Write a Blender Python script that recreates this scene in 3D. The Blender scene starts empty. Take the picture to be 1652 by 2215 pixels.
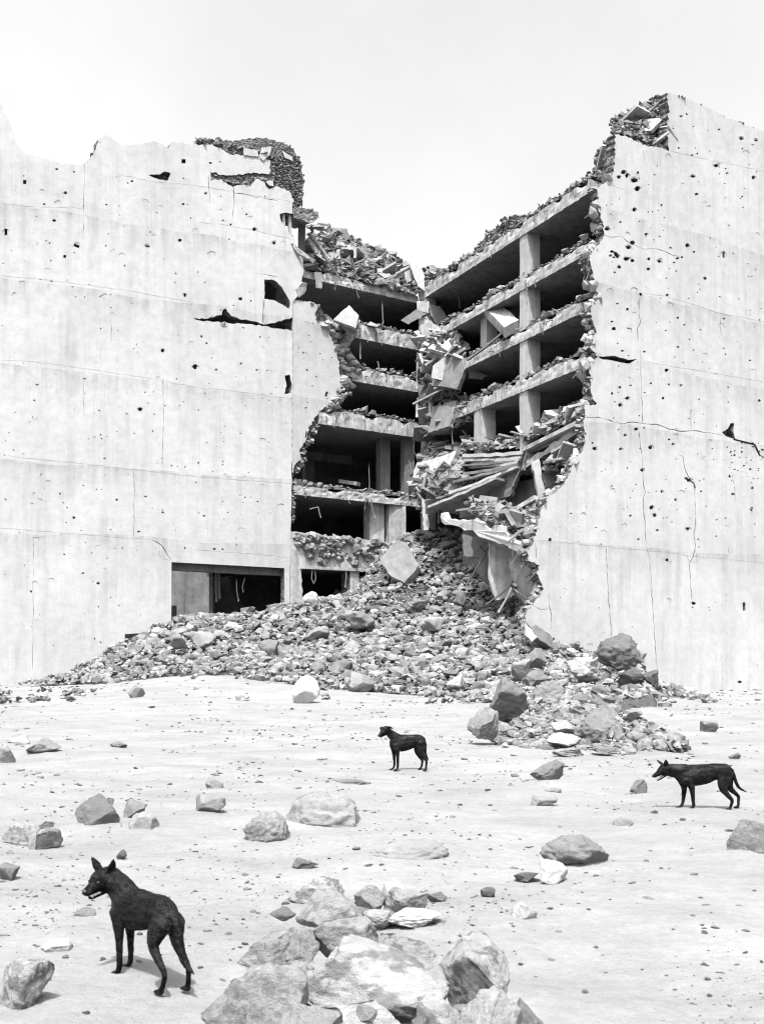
import bpy, math, random
import numpy as np
from mathutils import Vector, Matrix, noise as mnoise
from mathutils.geometry import delaunay_2d_cdt

# ------------------------------------------------------------------ camera, sky, sun, exposure
F, CX, YH, H = 2600.0, 826.0, 1430.0, 2.0      # focal length, centre and horizon in units of a 1652 wide picture; eye height
sc = bpy.context.scene
cam_d = bpy.data.cameras.new('camera'); cam = bpy.data.objects.new('camera', cam_d)
sc.collection.objects.link(cam); sc.camera = cam
cam.location = (0, 0, H); cam.rotation_euler = (math.pi / 2, 0, 0)
cam_d.sensor_fit = 'HORIZONTAL'; cam_d.sensor_width = 36; cam_d.lens = 36 * F / 1652
cam_d.shift_y = (YH - 1107.5) / 1652
cam_d.clip_end = 2000; cam_d.clip_start = 0.1
cam_d.dof.use_dof = True; cam_d.dof.focus_distance = 24.0; cam_d.dof.aperture_fstop = 9.0

SUN_EL, SUN_AZ = math.radians(63), math.radians(-8)      # azimuth: from behind the camera towards the right
wd = bpy.data.worlds.new('World'); sc.world = wd; wd.use_nodes = True
nt = wd.node_tree; nt.nodes.clear()
sky = nt.nodes.new('ShaderNodeTexSky'); sky.sky_type = 'NISHITA'; sky.sun_disc = False
sky.sun_elevation = SUN_EL; sky.sun_rotation = math.pi - SUN_AZ
sky.air_density = 1.6; sky.dust_density = 6.0; sky.ozone_density = 1.0
bw = nt.nodes.new('ShaderNodeRGBToBW'); nt.links.new(sky.outputs[0], bw.inputs[0])
tc = nt.nodes.new('ShaderNodeTexCoord'); nz = nt.nodes.new('ShaderNodeTexNoise')
nz.inputs['Scale'].default_value = 2.2; nz.inputs['Detail'].default_value = 5; nz.inputs['Roughness'].default_value = .55
nt.links.new(tc.outputs['Generated'], nz.inputs['Vector'])
mr = nt.nodes.new('ShaderNodeMapRange'); mr.inputs[1].default_value = .3; mr.inputs[2].default_value = .7
mr.inputs[3].default_value = .88; mr.inputs[4].default_value = 1.1
nt.links.new(nz.outputs[0], mr.inputs[0])
mx = nt.nodes.new('ShaderNodeMath'); mx.operation = 'MULTIPLY'
nt.links.new(bw.outputs[0], mx.inputs[0]); nt.links.new(mr.outputs[0], mx.inputs[1])
bg = nt.nodes.new('ShaderNodeBackground'); bg.inputs[1].default_value = .15
nt.links.new(mx.outputs[0], bg.inputs[0])
wo = nt.nodes.new('ShaderNodeOutputWorld'); nt.links.new(bg.outputs[0], wo.inputs[0])
sun_d = bpy.data.lights.new('sun', 'SUN'); sun = bpy.data.objects.new('sun', sun_d); sc.collection.objects.link(sun)
sun_d.energy = 3.0; sun_d.angle = math.radians(1.8); sun_d.color = (1, 1, 1)
sdir = Vector((math.sin(SUN_AZ) * math.cos(SUN_EL), -math.cos(SUN_AZ) * math.cos(SUN_EL), math.sin(SUN_EL)))
sun.rotation_euler = sdir.to_track_quat('Z', 'Y').to_euler()
sc.render.engine = 'CYCLES'; sc.cycles.max_bounces = 3; sc.cycles.diffuse_bounces = 2; sc.cycles.glossy_bounces = 1; sc.cycles.transmission_bounces = 0; sc.cycles.pixel_filter_type = 'BLACKMAN_HARRIS'; sc.cycles.filter_width = 1.15
vs = sc.view_settings; vs.view_transform = 'Standard'; vs.look = 'None'; vs.exposure = 1.4; vs.gamma = 1; vs.use_curve_mapping = False

random.seed(5); rng = np.random.default_rng(7)
R = random.uniform

# ------------------------------------------------------------------ helpers
def W(x, y, Y): return Vector(((x - CX) * Y / F, Y, H + (YH - y) * Y / F))
def gY(y): return H * F / (y - YH)
def crop(ox, oy, s): return lambda x, y: ((ox + x / s) * .54075, (oy + y / s) * .54075)
cA = crop(1050, 700, 2.065); cB = crop(1600, 700, 1.8356); cC = crop(2000, 300, 1.566)
cD = crop(1100, 1150, 2.214); cE = crop(1600, 1500, 1.8356); cF = crop(400, 2050, 1.5018)
cG = crop(1400, 2050, 1.2708); cH = crop(2100, 1400, 1.5277); cI = crop(0, 300, 1.2708)

def tag(o, label=None, cat=None, group=None, kind=None):
    if label: o['label'] = label
    if cat: o['category'] = cat
    if group: o['group'] = group
    if kind: o['kind'] = kind
    return o
def link(name, me, parent=None):
    o = bpy.data.objects.new(name, me); sc.collection.objects.link(o)
    if parent: o.parent = parent; o.matrix_parent_inverse = PINV.get(parent.name, Matrix())
    return o
PINV = {}
def empty(name, loc=(0, 0, 0)):
    o = link(name, None); o.location = loc; o.empty_display_size = .3; return o
def mesh_np(name, V, Fc, smooth=False):
    V = np.asarray(V, np.float32); Fc = np.asarray(Fc, np.int32)
    me = bpy.data.meshes.new(name); k = Fc.shape[1]; n = len(Fc)
    me.vertices.add(len(V)); me.vertices.foreach_set('co', V.ravel())
    me.loops.add(n * k); me.loops.foreach_set('vertex_index', Fc.ravel())
    me.polygons.add(n); me.polygons.foreach_set('loop_start', np.arange(0, n * k, k, dtype=np.int32))
    me.polygons.foreach_set('use_smooth', np.full(n, smooth))
    me.update(); me.validate(); return me
def mk(name, V, Fc, mat, parent=None, smooth=False):
    me = bpy.data.meshes.new(name); me.from_pydata([tuple(v) for v in V], [], Fc)
    if smooth: me.polygons.foreach_set('use_smooth', [True] * len(me.polygons))
    for m in (mat if isinstance(mat, (list, tuple)) else [mat]): me.materials.append(m)
    return link(name, me, parent)

# ---- vectorised noise
_perm = rng.random((256, 256)).astype(np.float64)
def vnoise(x, y):
    xi = np.floor(x).astype(int); yi = np.floor(y).astype(int); fx = x - xi; fy = y - yi
    fx = fx * fx * (3 - 2 * fx); fy = fy * fy * (3 - 2 * fy); g = lambda a, b: _perm[a & 255, b & 255]
    return (g(xi, yi) * (1 - fx) + g(xi + 1, yi) * fx) * (1 - fy) + (g(xi, yi + 1) * (1 - fx) + g(xi + 1, yi + 1) * fx) * fy - .5
def fbm(x, y, o=4):
    s = 0; a = 1.
    for i in range(o): s = s + a * vnoise(x * 2 ** i + 17.3 * i, y * 2 ** i + 9.1 * i); a *= .5
    return s

# ------------------------------------------------------------------ materials (all grey: the photograph is black and white)
def newmat(name, rough=.9):
    m = bpy.data.materials.new(name); m.use_nodes = True; t = m.node_tree
    b = t.nodes['Principled BSDF']; b.inputs['Roughness'].default_value = rough
    b.inputs['Specular IOR Level'].default_value = .2
    return m, t, b
def nd(t, typ, **kw):
    n = t.nodes.new(typ)
    for k, v in kw.items():
        if k.startswith('i_'): n.inputs[int(k[2:])].default_value = v
        else: setattr(n, k, v)
    return n
def math_n(t, op, a, b):
    n = t.nodes.new('ShaderNodeMath'); n.operation = op
    for i, v in enumerate((a, b)):
        if hasattr(v, 'is_linked') or hasattr(v, 'links'): t.links.new(v, n.inputs[i])
        else: n.inputs[i].default_value = v
    return n.outputs[0]
def coord(t, scale=(1, 1, 1), space='Object'):
    c = t.nodes.new('ShaderNodeTexCoord'); m = t.nodes.new('ShaderNodeMapping'); m.inputs['Scale'].default_value = scale
    t.links.new(c.outputs[space], m.inputs[0]); return m.outputs[0]
def wcoord(t, scale=(1, 1, 1)):
    c = t.nodes.new('ShaderNodeNewGeometry'); m = t.nodes.new('ShaderNodeMapping'); m.inputs['Scale'].default_value = scale
    t.links.new(c.outputs['Position'], m.inputs[0]); return m.outputs[0]
def noise_n(t, vec, scale, detail=4, rough=.55):
    n = t.nodes.new('ShaderNodeTexNoise'); n.inputs['Scale'].default_value = scale
    n.inputs['Detail'].default_value = min(detail, 6); n.inputs['Roughness'].default_value = rough
    t.links.new(vec, n.inputs['Vector']); return n.outputs[0]
def rng_n(t, v, a, b, c, d):
    n = t.nodes.new('ShaderNodeMapRange'); n.inputs[1].default_value = a; n.inputs[2].default_value = b
    n.inputs[3].default_value = c; n.inputs[4].default_value = d; t.links.new(v, n.inputs[0]); return n.outputs[0]
def finish(t, b, val, bump=None, strength=.4, dist=.02):
    t.links.new(val, b.inputs['Base Color'])
    if bump is not None:
        n = t.nodes.new('ShaderNodeBump'); n.inputs['Strength'].default_value = strength; n.inputs['Distance'].default_value = dist
        t.links.new(bump, n.inputs['Height']); t.links.new(n.outputs[0], b.inputs['Normal'])

def mat_wall(name, joints):
    m, t, b = newmat(name, .85); v = coord(t)
    big = rng_n(t, noise_n(t, v, .16, 4), .3, .7, .88, 1.05)
    mott = rng_n(t, noise_n(t, v, 1.3, 7, .7), .3, .75, 1.06, .82)
    st = rng_n(t, noise_n(t, coord(t, (1.1, 1, .07)), 1.0, 6, .62), .46, .76, 1.0, .68)     # rain streaks
    st2 = rng_n(t, noise_n(t, coord(t, (4.5, 1, .16)), 1.0, 4, .6), .54, .8, 1.0, .78)
    mask = rng_n(t, noise_n(t, coord(t, (.25, 1, .3)), 1.0, 3), .38, .68, .15, 1.0)
    st = math_n(t, 'ADD', math_n(t, 'MULTIPLY', math_n(t, 'SUBTRACT', math_n(t, 'MULTIPLY', st, st2), 1.0), mask), 1.0)
    sp = rng_n(t, noise_n(t, v, 9, 3, .7), .66, .74, 1.0, .8)
    gr = rng_n(t, noise_n(t, v, 22, 3, .8), .3, .7, 1.10, .88)
    sep = t.nodes.new('ShaderNodeSeparateXYZ'); t.links.new(v, sep.inputs[0])
    zw = math_n(t, 'ADD', sep.outputs[2], math_n(t, 'MULTIPLY', math_n(t, 'SUBTRACT', noise_n(t, v, .12, 2), .5), 1.2))
    runs = rng_n(t, noise_n(t, coord(t, (1.7, 1, .05)), 1.0, 5, .65), .4, .68, 0, 1)          # grime washed down from each pour joint
    dab = rng_n(t, noise_n(t, v, .9, 6, .7), .45, .65, 0, 1)
    for k, zj in enumerate(joints):
        f = rng_n(t, zw, zj - 2.6 - .5 * (k % 2), zj, 0, 1); g = rng_n(t, zw, zj, zj + .05, 1, 0)
        f = math_n(t, 'MULTIPLY', math_n(t, 'MULTIPLY', f, f), g)
        q = math_n(t, 'MULTIPLY', f, math_n(t, 'ADD', math_n(t, 'MULTIPLY', runs, .24), math_n(t, 'MULTIPLY', dab, .16)))
        st = math_n(t, 'MULTIPLY', st, math_n(t, 'SUBTRACT', 1.0, q))
        st = math_n(t, 'MULTIPLY', st, rng_n(t, zw, zj - .02, zj + .02, .985 if k % 2 else 1.0, 1.0 if k % 2 else .985))
    c = math_n(t, 'MULTIPLY', math_n(t, 'MULTIPLY', math_n(t, 'MULTIPLY', big, mott), math_n(t, 'MULTIPLY', math_n(t, 'MULTIPLY', st, gr), sp)), .402)
    finish(t, b, c, math_n(t, 'ADD', noise_n(t, v, 2.5, 10, .75), math_n(t, 'MULTIPLY', noise_n(t, v, 18, 4, .8), .4)), .5, .05); return m
def mat_rough(name, lo, hi, scale=3.0, bump=.6, dist=.06, streak=0, speck=True):
    m, t, b = newmat(name, .95); v = coord(t)
    a = rng_n(t, noise_n(t, v, scale, 8, .7), .3, .72, lo, hi)
    if streak:
        s = rng_n(t, noise_n(t, coord(t, (2.2, 2.2, .12)), 1.0, 5, .6), .42, .72, 1.0, 1 - streak); a = math_n(t, 'MULTIPLY', a, s)
    if speck:
        k = rng_n(t, noise_n(t, v, scale * 6, 3, .7), .6, .72, 1.0, .6); a = math_n(t, 'MULTIPLY', a, k)
    finish(t, b, a, noise_n(t, v, scale * 2.2, 8, .75), bump, dist); return m
def mat_aggregate(name, lo, hi, scale=5.0):
    m, t, b = newmat(name, .97); v = wcoord(t)
    vo = t.nodes.new('ShaderNodeTexVoronoi'); vo.inputs['Scale'].default_value = scale; t.links.new(v, vo.inputs['Vector'])
    bwn = t.nodes.new('ShaderNodeSeparateColor'); t.links.new(vo.outputs['Color'], bwn.inputs[0])
    a = rng_n(t, bwn.outputs[0], 0, 1, lo, hi)
    k = rng_n(t, vo.outputs['Distance'], .2, .75, 1.0, .45); a = math_n(t, 'MULTIPLY', a, k)
    n = rng_n(t, noise_n(t, v, 2.0, 6, .7), .3, .7, .75, 1.15); a = math_n(t, 'MULTIPLY', a, n)
    h = math_n(t, 'ADD', math_n(t, 'MULTIPLY', vo.outputs['Distance'], -1.0), noise_n(t, v, 9, 5, .7))
    finish(t, b, a, h, .9, .12); return m
def mat_stone(name, lo, hi, island=True, nscale=6.0, patch=None, dist=.02):
    m, t, b = newmat(name, .93); v = wcoord(t) if island else coord(t)
    if island:
        g = t.nodes.new('ShaderNodeNewGeometry'); r = g.outputs['Random Per Island']
    else:
        g = t.nodes.new('ShaderNodeObjectInfo'); r = g.outputs['Random']
    a = rng_n(t, r, 0, 1, lo, hi)
    n = rng_n(t, noise_n(t, v, nscale, 8, .68), .3, .72, .72, 1.2); a = math_n(t, 'MULTIPLY', a, n)
    s = rng_n(t, noise_n(t, v, nscale * 5, 3, .7), .6, .72, 1.0, .68); a = math_n(t, 'MULTIPLY', a, s)
    if patch:
        p = rng_n(t, noise_n(t, v, patch[0], 6, .62), patch[1], patch[1] + .06, 1.0, patch[2]); a = math_n(t, 'MULTIPLY', a, p)
    finish(t, b, a, noise_n(t, v, nscale * 1.6, 9, .75), .55 if island else .9, dist); return m
def mat_flat(name, c, rough=.8, spec=.2):
    m, t, b = newmat(name, rough); b.inputs['Base Color'].default_value = (c, c, c, 1); b.inputs['Specular IOR Level'].default_value = spec; return m
def mat_sand():
    m, t, b = newmat('sand', .97); v = wcoord(t)
    a = rng_n(t, noise_n(t, v, .12, 5, .6), .3, .7, .185, .23)
    d = rng_n(t, noise_n(t, wcoord(t, (.45, .7, 1)), 1.1, 9, .75), .3, .72, 1.16, .76)
    e = rng_n(t, noise_n(t, v, 11, 7, .8), .35, .72, 1.08, .84)
    k = rng_n(t, noise_n(t, wcoord(t, (1, .7, 1)), 26, 2, .6), .67, .74, 1.0, .55)
    km = rng_n(t, noise_n(t, v, .5, 3), .42, .62, 0, 1.0)
    k = math_n(t, 'ADD', math_n(t, 'MULTIPLY', math_n(t, 'SUBTRACT', k, 1.0), km), 1.0)
    c = math_n(t, 'MULTIPLY', math_n(t, 'MULTIPLY', a, d), math_n(t, 'MULTIPLY', e, k))
    h = math_n(t, 'ADD', noise_n(t, v, 3.0, 9, .72), math_n(t, 'MULTIPLY', noise_n(t, v, 40, 4, .7), .35))
    finish(t, b, c, h, .8, .07); return m
M = dict(
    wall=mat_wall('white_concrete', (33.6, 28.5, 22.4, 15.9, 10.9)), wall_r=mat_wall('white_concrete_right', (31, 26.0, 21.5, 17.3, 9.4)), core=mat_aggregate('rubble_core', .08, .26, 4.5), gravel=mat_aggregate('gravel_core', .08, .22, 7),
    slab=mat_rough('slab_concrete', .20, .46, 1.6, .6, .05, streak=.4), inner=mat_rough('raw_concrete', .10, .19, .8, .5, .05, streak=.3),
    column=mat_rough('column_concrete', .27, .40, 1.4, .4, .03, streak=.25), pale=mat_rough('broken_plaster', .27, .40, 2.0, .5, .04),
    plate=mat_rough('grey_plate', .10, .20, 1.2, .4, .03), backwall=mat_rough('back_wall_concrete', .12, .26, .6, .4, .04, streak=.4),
    stone=mat_stone('rubble_stone', .085, .23), stone_o=mat_stone('loose_stone', .095, .22, False, 3.0, dist=.05), dark=mat_stone('dark_rubble', .065, .19),
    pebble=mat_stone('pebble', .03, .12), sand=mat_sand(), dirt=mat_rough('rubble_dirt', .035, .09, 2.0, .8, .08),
    metal=mat_flat('rusty_steel', .05, .6, .4), cable=mat_flat('pale_cable', .12, .8), wood=mat_rough('grey_timber', .11, .24, 5, .4, .01),
    b_grey=mat_stone('grey_boulder', .11, .15, False, 2.2, dist=.06), b_mid=mat_stone('stone_boulder', .15, .20, False, 2.4, dist=.05),
    b_pale=mat_stone('pale_boulder', .22, .27, False, 2.4, dist=.05), b_white=mat_stone('white_block', .34, .38, False, 2.4, dist=.04),
    b_rough=mat_stone('dark_boulder', .08, .11, False, 6.0, dist=.16), b_patch=mat_stone('patchy_boulder', .25, .29, False, 7.0, (4.5, .5, .72), .05),
    b_mid2=mat_stone('dusty_boulder', .20, .22, False, 6.0, (5.0, .52, .86), .05),
    b_patch2=mat_stone('stained_boulder', .29, .32, False, 7.0, (3.0, .5, .5), .05),
)

# ------------------------------------------------------------------ rocks
def ico(n):
    import bmesh
    bm = bmesh.new(); bmesh.ops.create_icosphere(bm, subdivisions=n, radius=1)
    V = np.array([v.co[:] for v in bm.verts]); Fc = np.array([[v.index for v in f.verts] for f in bm.faces]); bm.free(); return V, Fc
ICO = {n: ico(n) for n in (1, 2, 3, 4, 5)}
def rock_v(n, seed, cuts=9, lo=.5, hi=.85, rough=.06, soft=0.0):
    """a lump cut by random planes, its box normalised to 1 x 1 x 1 with the base at z = 0"""
    r = np.random.default_rng(seed); V, Fc = ICO[n]; V = V.copy()
    for i in range(cuts):
        d = r.normal(size=3); d /= np.linalg.norm(d); o = r.uniform(lo, hi)
        p = V @ d - o; k = np.maximum(p, 0)
        V -= np.outer(k * (1 - soft), d)
    if rough:
        off = r.uniform(0, 50, 3)
        q = V * 1.7 + off; a = np.array([mnoise.fractal(Vector(c), 1.0, 2.1, 5) for c in q])
        hf = np.array([mnoise.fractal(Vector(c), .8, 2.1, 4) for c in V * 6.5 + off]) if n > 2 else 0
        V *= (1 + rough * .7 * a + rough * .45 * hf)[:, None]
    V -= V.min(0); V /= V.max(0); V[:, :2] -= .5
    return V, Fc
def hull_v(seed, n):
    import bmesh
    r = np.random.default_rng(seed); p = r.normal(size=(n, 3)); p /= np.abs(p).max(1)[:, None] ** .45 * np.linalg.norm(p, axis=1)[:, None] ** .55
    p *= r.uniform(.72, 1.0, (n, 1)); p += r.normal(size=(n, 3)) * .06
    bm = bmesh.new(); vs = [bm.verts.new(q) for q in p]; g = bmesh.ops.convex_hull(bm, input=vs)
    bmesh.ops.delete(bm, geom=[v for v in bm.verts if not v.link_faces], context='VERTS'); bmesh.ops.triangulate(bm, faces=bm.faces[:])
    bm.verts.index_update(); V = np.array([v.co[:] for v in bm.verts]); Fc = np.array([[v.index for v in f.verts] for f in bm.faces]); bm.free()
    V -= V.min(0); V /= V.max(0); V[:, :2] -= .5; return V, Fc
ROCK1 = [hull_v(100 + i, 11) for i in range(24)]
ROCK2 = [hull_v(200 + i, 26) for i in range(24)]
def euler_np(a):
    c, s = np.cos(a), np.sin(a)
    Rz = np.zeros((len(a), 3, 3)); Rz[:, 0, 0] = c[:, 2]; Rz[:, 0, 1] = -s[:, 2]; Rz[:, 1, 0] = s[:, 2]; Rz[:, 1, 1] = c[:, 2]; Rz[:, 2, 2] = 1
    Rx = np.zeros((len(a), 3, 3)); Rx[:, 0, 0] = 1; Rx[:, 1, 1] = c[:, 0]; Rx[:, 1, 2] = -s[:, 0]; Rx[:, 2, 1] = s[:, 0]; Rx[:, 2, 2] = c[:, 0]
    return Rz @ Rx
def stones_np(pos, size, tmpl, flat=(.5, .9), tilt=.9):
    """many stones as one vertex array: position, size; random template, stretch and turn"""
    n = len(pos); sx = size * rng.uniform(.8, 1.4, n); sy = size * rng.uniform(.7, 1.1, n); sz = size * rng.uniform(flat[0], flat[1], n)
    rot = euler_np(np.c_[rng.uniform(-tilt, tilt, n), np.zeros(n), rng.uniform(0, 6.28, n)])
    which = rng.integers(0, len(tmpl), n); Vs = []; Fs = []; base = 0
    for i in range(n):
        V, Fc = tmpl[which[i]]
        v = (V - np.array([0, 0, .5])) * np.array([sx[i], sy[i], sz[i]]); v = v @ rot[i].T + pos[i]
        Vs.append(v); Fs.append(Fc + base); base += len(V)
    return np.concatenate(Vs), np.concatenate(Fs)
def stones(name, pos, size, mat, parent=None, tmpl=None, **kw):
    V, Fc = stones_np(np.asarray(pos, float), np.asarray(size, float), tmpl or ROCK1, **kw)
    me = mesh_np(name, V, Fc); me.materials.append(mat); return link(name, me, parent)

def boxes_np(items):
    """items: (centre, rotation matrix 3x3, half sizes) -> one mesh of slightly warped boxes"""
    Vs = []; Fs = []; b = 0
    for c, Rm, hs in items:
        v = np.array([[x, y, z] for x in (-1, 1) for y in (-1, 1) for z in (-1, 1)], float)
        v *= 1 + rng.uniform(-.06, .06, (8, 3)); v = (v * hs) @ np.asarray(Rm).T + np.asarray(c)
        Vs.append(v); Fs.append(np.array([[0, 1, 3, 2], [4, 6, 7, 5], [0, 4, 5, 1], [2, 3, 7, 6], [0, 2, 6, 4], [1, 5, 7, 3]]) + b); b += 8
    return np.concatenate(Vs), np.concatenate(Fs)
def beam(name, p, q, w, h, mat, parent=None):
    p = Vector(p); q = Vector(q); d = (q - p); L = d.length; x = d.normalized()
    y = Vector((0, 0, 1)).cross(x); y = Vector((1, 0, 0)) if y.length < 1e-3 else y.normalized(); z = x.cross(y)
    n = max(2, int(L / .8)); V = []; Fc = []
    for i in range(n + 1):
        c = p + d * (i / n)
        for a, bb in ((-1, -1), (1, -1), (1, 1), (-1, 1)):
            V.append(c + y * (a * w / 2 * R(.9, 1.06)) + z * (bb * h / 2 * R(.9, 1.06)))
    for i in range(n):
        for k in range(4): Fc.append((4 * i + k, 4 * i + (k + 1) % 4, 4 * i + 4 + (k + 1) % 4, 4 * i + 4 + k))
    Fc.append((3, 2, 1, 0)); Fc.append(tuple(4 * n + k for k in range(4)))
    return mk(name, V, Fc, mat, parent)
def tube(name, pts, r, mat, parent=None, seg=5, r1=None):
    V, Fc = tube_v(pts, r, r if r1 is None else r1, seg); return mk(name, V, Fc, mat, parent, True)
def tube_v(pts, r0, r1, seg=5, base=0):
    pts = [Vector(p) for p in pts]; V = []; Fc = []
    for i, p in enumerate(pts):
        t = (pts[min(i + 1, len(pts) - 1)] - pts[max(i - 1, 0)]).normalized()
        a = t.cross(Vector((.3, 1, .2))); a.normalize(); bb = t.cross(a); r = r0 + (r1 - r0) * i / max(1, len(pts) - 1)
        for k in range(seg): V.append(p + (a * math.cos(6.283 * k / seg) + bb * math.sin(6.283 * k / seg)) * r)
    for i in range(len(pts) - 1):
        for k in range(seg): Fc.append(tuple(base + x for x in (i * seg + k, i * seg + (k + 1) % seg, (i + 1) * seg + (k + 1) % seg, (i + 1) * seg + k)))
    Fc.append(tuple(base + k for k in range(seg))); Fc.append(tuple(base + (len(pts) - 1) * seg + seg - 1 - k for k in range(seg)))
    return V, Fc
def rough_line(pts, amp, step=7.0, closed=False):
    out = []; n = len(pts); last = n if closed else n - 1
    for i in range(last):
        a = np.array(pts[i], float); b = np.array(pts[(i + 1) % n], float); L = np.linalg.norm(b - a); k = max(1, int(L / step))
        nv = np.array([-(b - a)[1], (b - a)[0]]) / max(L, 1e-6)
        for j in range(k):
            p = a + (b - a) * (j / k)
            if j or i: p = p + nv * R(-amp, amp) + (b - a) / max(L, 1e-6) * R(-amp, amp) * .4
            out.append((p[0], p[1]))
    if not closed: out.append(tuple(pts[-1]))
    return out
def jag(pts, a1=4.0, a2=1.8): return rough_line(rough_line(pts, a1, 17), a2, 4.5)
def plate(name, pts, th, mat, parent=None, back=None, amp=1.2, emat=None):
    """broken slab: outline points (x, y, Y) roughened, extruded by th metres along back"""
    P2 = []
    n = len(pts)
    for i in range(n):
        a = np.array(pts[i], float); b = np.array(pts[(i + 1) % n], float); k = max(1, int(np.linalg.norm((b - a)[:2]) / 7))
        for j in range(k):
            p = a + (b - a) * j / k; P2.append(W(p[0] + (R(-amp, amp) if j else 0), p[1] + (R(-amp, amp) if j else 0), p[2]))
    if back is None:
        nrm = Vector((0, 0, 0))
        for i in range(len(P2)):
            a, b = P2[i], P2[(i + 1) % len(P2)]
            nrm += Vector(((a.y - b.y) * (a.z + b.z), (a.z - b.z) * (a.x + b.x), (a.x - b.x) * (a.y + b.y)))
        nrm.normalize(); back = nrm if nrm.y > 0 else -nrm
    bv = Vector(back) * th; m = len(P2)
    V = P2 + [p + bv + Vector((R(-.05, .05), 0, R(-.05, .05))) for p in P2]
    Fc = [tuple(range(m)), tuple(range(2 * m - 1, m - 1, -1))] + [(i, i + m, (i + 1) % m + m, (i + 1) % m) for i in range(m)]
    o = mk(name, V, Fc, [mat, emat or mat], parent)
    for p in o.data.polygons[2:]: p.material_index = 1
    return o

# ------------------------------------------------------------------ wall planes
class Plane:
    def __init__(s, m, C, x0):
        s.m, s.C = m, C; n = math.hypot(1, m); s.e = Vector((1, m, 0)) / n; s.n = Vector((-m, 1, 0)) / n
        s.O = s.P(x0, YH); s.O.z = 0
    def Y(s, x): return s.C / (1 - s.m * (x - CX) / F)
    def P(s, x, y, d=0): return W(x, y, s.Y(x)) + s.n * d
    def loc(s, x, y): p = s.P(x, y); return ((p - s.O).dot(s.e), p.z)
    def mat(s): return Matrix(((s.e.x, s.n.x, 0, s.O.x), (s.e.y, s.n.y, 0, s.O.y), (0, 0, 1, s.O.z), (0, 0, 0, 1)))
PL = Plane(.5, 96.0, 300); PI = Plane(.75, 97.8, 700); PR = Plane(.689, 66.9, 1400)
LC = PL.P(628, 1430); P1 = W(905, 1430, 100.1); P2 = W(1290, 1430, 76.3)
for v in (LC, P1, P2): v.z = 0

def blob(x, y, r, n=None):
    n = n or random.randint(5, 8); a0 = R(0, 6); e = R(.6, 1.0)
    return [(x + r * R(.65, 1.15) * math.cos(a0 + 6.283 * i / n), y + e * r * R(.65, 1.15) * math.sin(a0 + 6.283 * i / n)) for i in range(n)]
def rect(x, y, w, h, a=0):
    c, s = math.cos(a), math.sin(a)
    return [(x + c * u - s * v, y + s * u + c * v) for u, v in ((-w / 2, -h / 2), (w / 2, -h / 2), (w / 2, h / 2), (-w / 2, h / 2))]
def crack(pts, w, amp=1.6, step=9):
    l = rough_line(pts, amp, step); n = len(l); A = []; B = []
    for i, p in enumerate(l):
        q = l[min(i + 1, n - 1)]; o = l[max(i - 1, 0)]; dx, dy = q[0] - o[0], q[1] - o[1]; L = math.hypot(dx, dy) or 1
        ww = w * R(.25, 1.7) * (.35 if i in (0, n - 1) else 1) / 2
        A.append((p[0] - dy / L * ww, p[1] + dx / L * ww)); B.append((p[0] + dy / L * ww, p[1] - dx / L * ww))
    return A + B[::-1]
def wall(name, plane, outline, holes, thick, mats, parent, back=True):
    """a wall cut out of its plane; holes = (outline, depth); depth None goes through"""
    V2 = []; faces = []
    for poly in [outline] + [h[0] for h in holes]:
        q = [Vector(plane.loc(*p)) for p in poly]
        if sum(q[i - 1].cross(q[i]) for i in range(len(q))) < 0: q = q[::-1]      # the triangulation wants every outline counter-clockwise
        b = len(V2); V2 += q; faces.append(list(range(b, len(V2))))
    vo, eo, fo, ov, oe, of = delaunay_2d_cdt(V2, [], faces, 1, 1e-4)
    dep = []
    for f, src in zip(fo, of):
        if 0 not in src: dep.append(None); continue
        d = 0.
        for s in src:
            if s:
                hd = holes[s - 1][1]
                d = thick + 1 if hd is None else max(d, hd)
        dep.append(d if d < thick else None)
    V = []; idx = {}; Fc = []; mi = []
    def vid(i, d):
        k = (i, round(d, 4))
        if k not in idx: idx[k] = len(V); V.append((vo[i].x, d, vo[i].y))
        return idx[k]
    edge = {}
    for f, d in zip(fo, dep):
        if d is None: continue
        # every face wound so that it looks at the camera (-y)
        a, b, c = (vo[i] for i in f[:3]); f = list(f) if (b - a).cross(c - a) > 0 else list(f)[::-1]
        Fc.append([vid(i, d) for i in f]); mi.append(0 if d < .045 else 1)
        if back: Fc.append([vid(i, thick) for i in f[::-1]]); mi.append(1)
        for i in range(len(f)): edge[(f[i], f[(i + 1) % len(f)])] = d
    for (a, b), d in edge.items():
        o = edge.get((b, a), thick)
        if o > d + 1e-6: Fc.append([vid(b, d), vid(a, d), vid(a, o), vid(b, o)]); mi.append(1)
    ob = mk(name, V, Fc, mats, parent); ob.data.polygons.foreach_set('material_index', mi); ob.matrix_basis = plane.mat(); PINV[ob.name] = plane.mat().inverted()
    return ob
def edge_stones(name, plane, line, size, n, parent, mat, d=(0, .7), spread=4, tmpl=None):
    pos = []; sz = []
    seg = [(line[i], line[i + 1]) for i in range(len(line) - 1)]; Ls = [math.dist(a, b) for a, b in seg]
    for k in range(n):
        a, b = random.choices(seg, Ls)[0]; t = R(0, 1)
        p = plane.P(a[0] + (b[0] - a[0]) * t + R(-spread, spread), a[1] + (b[1] - a[1]) * t + R(-spread, spread), R(*d))
        pos.append(p[:]); sz.append(size * R(.55, 1.3))
    return tag(stones(name, pos, sz, mat, parent, tmpl), kind='stuff')

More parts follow.
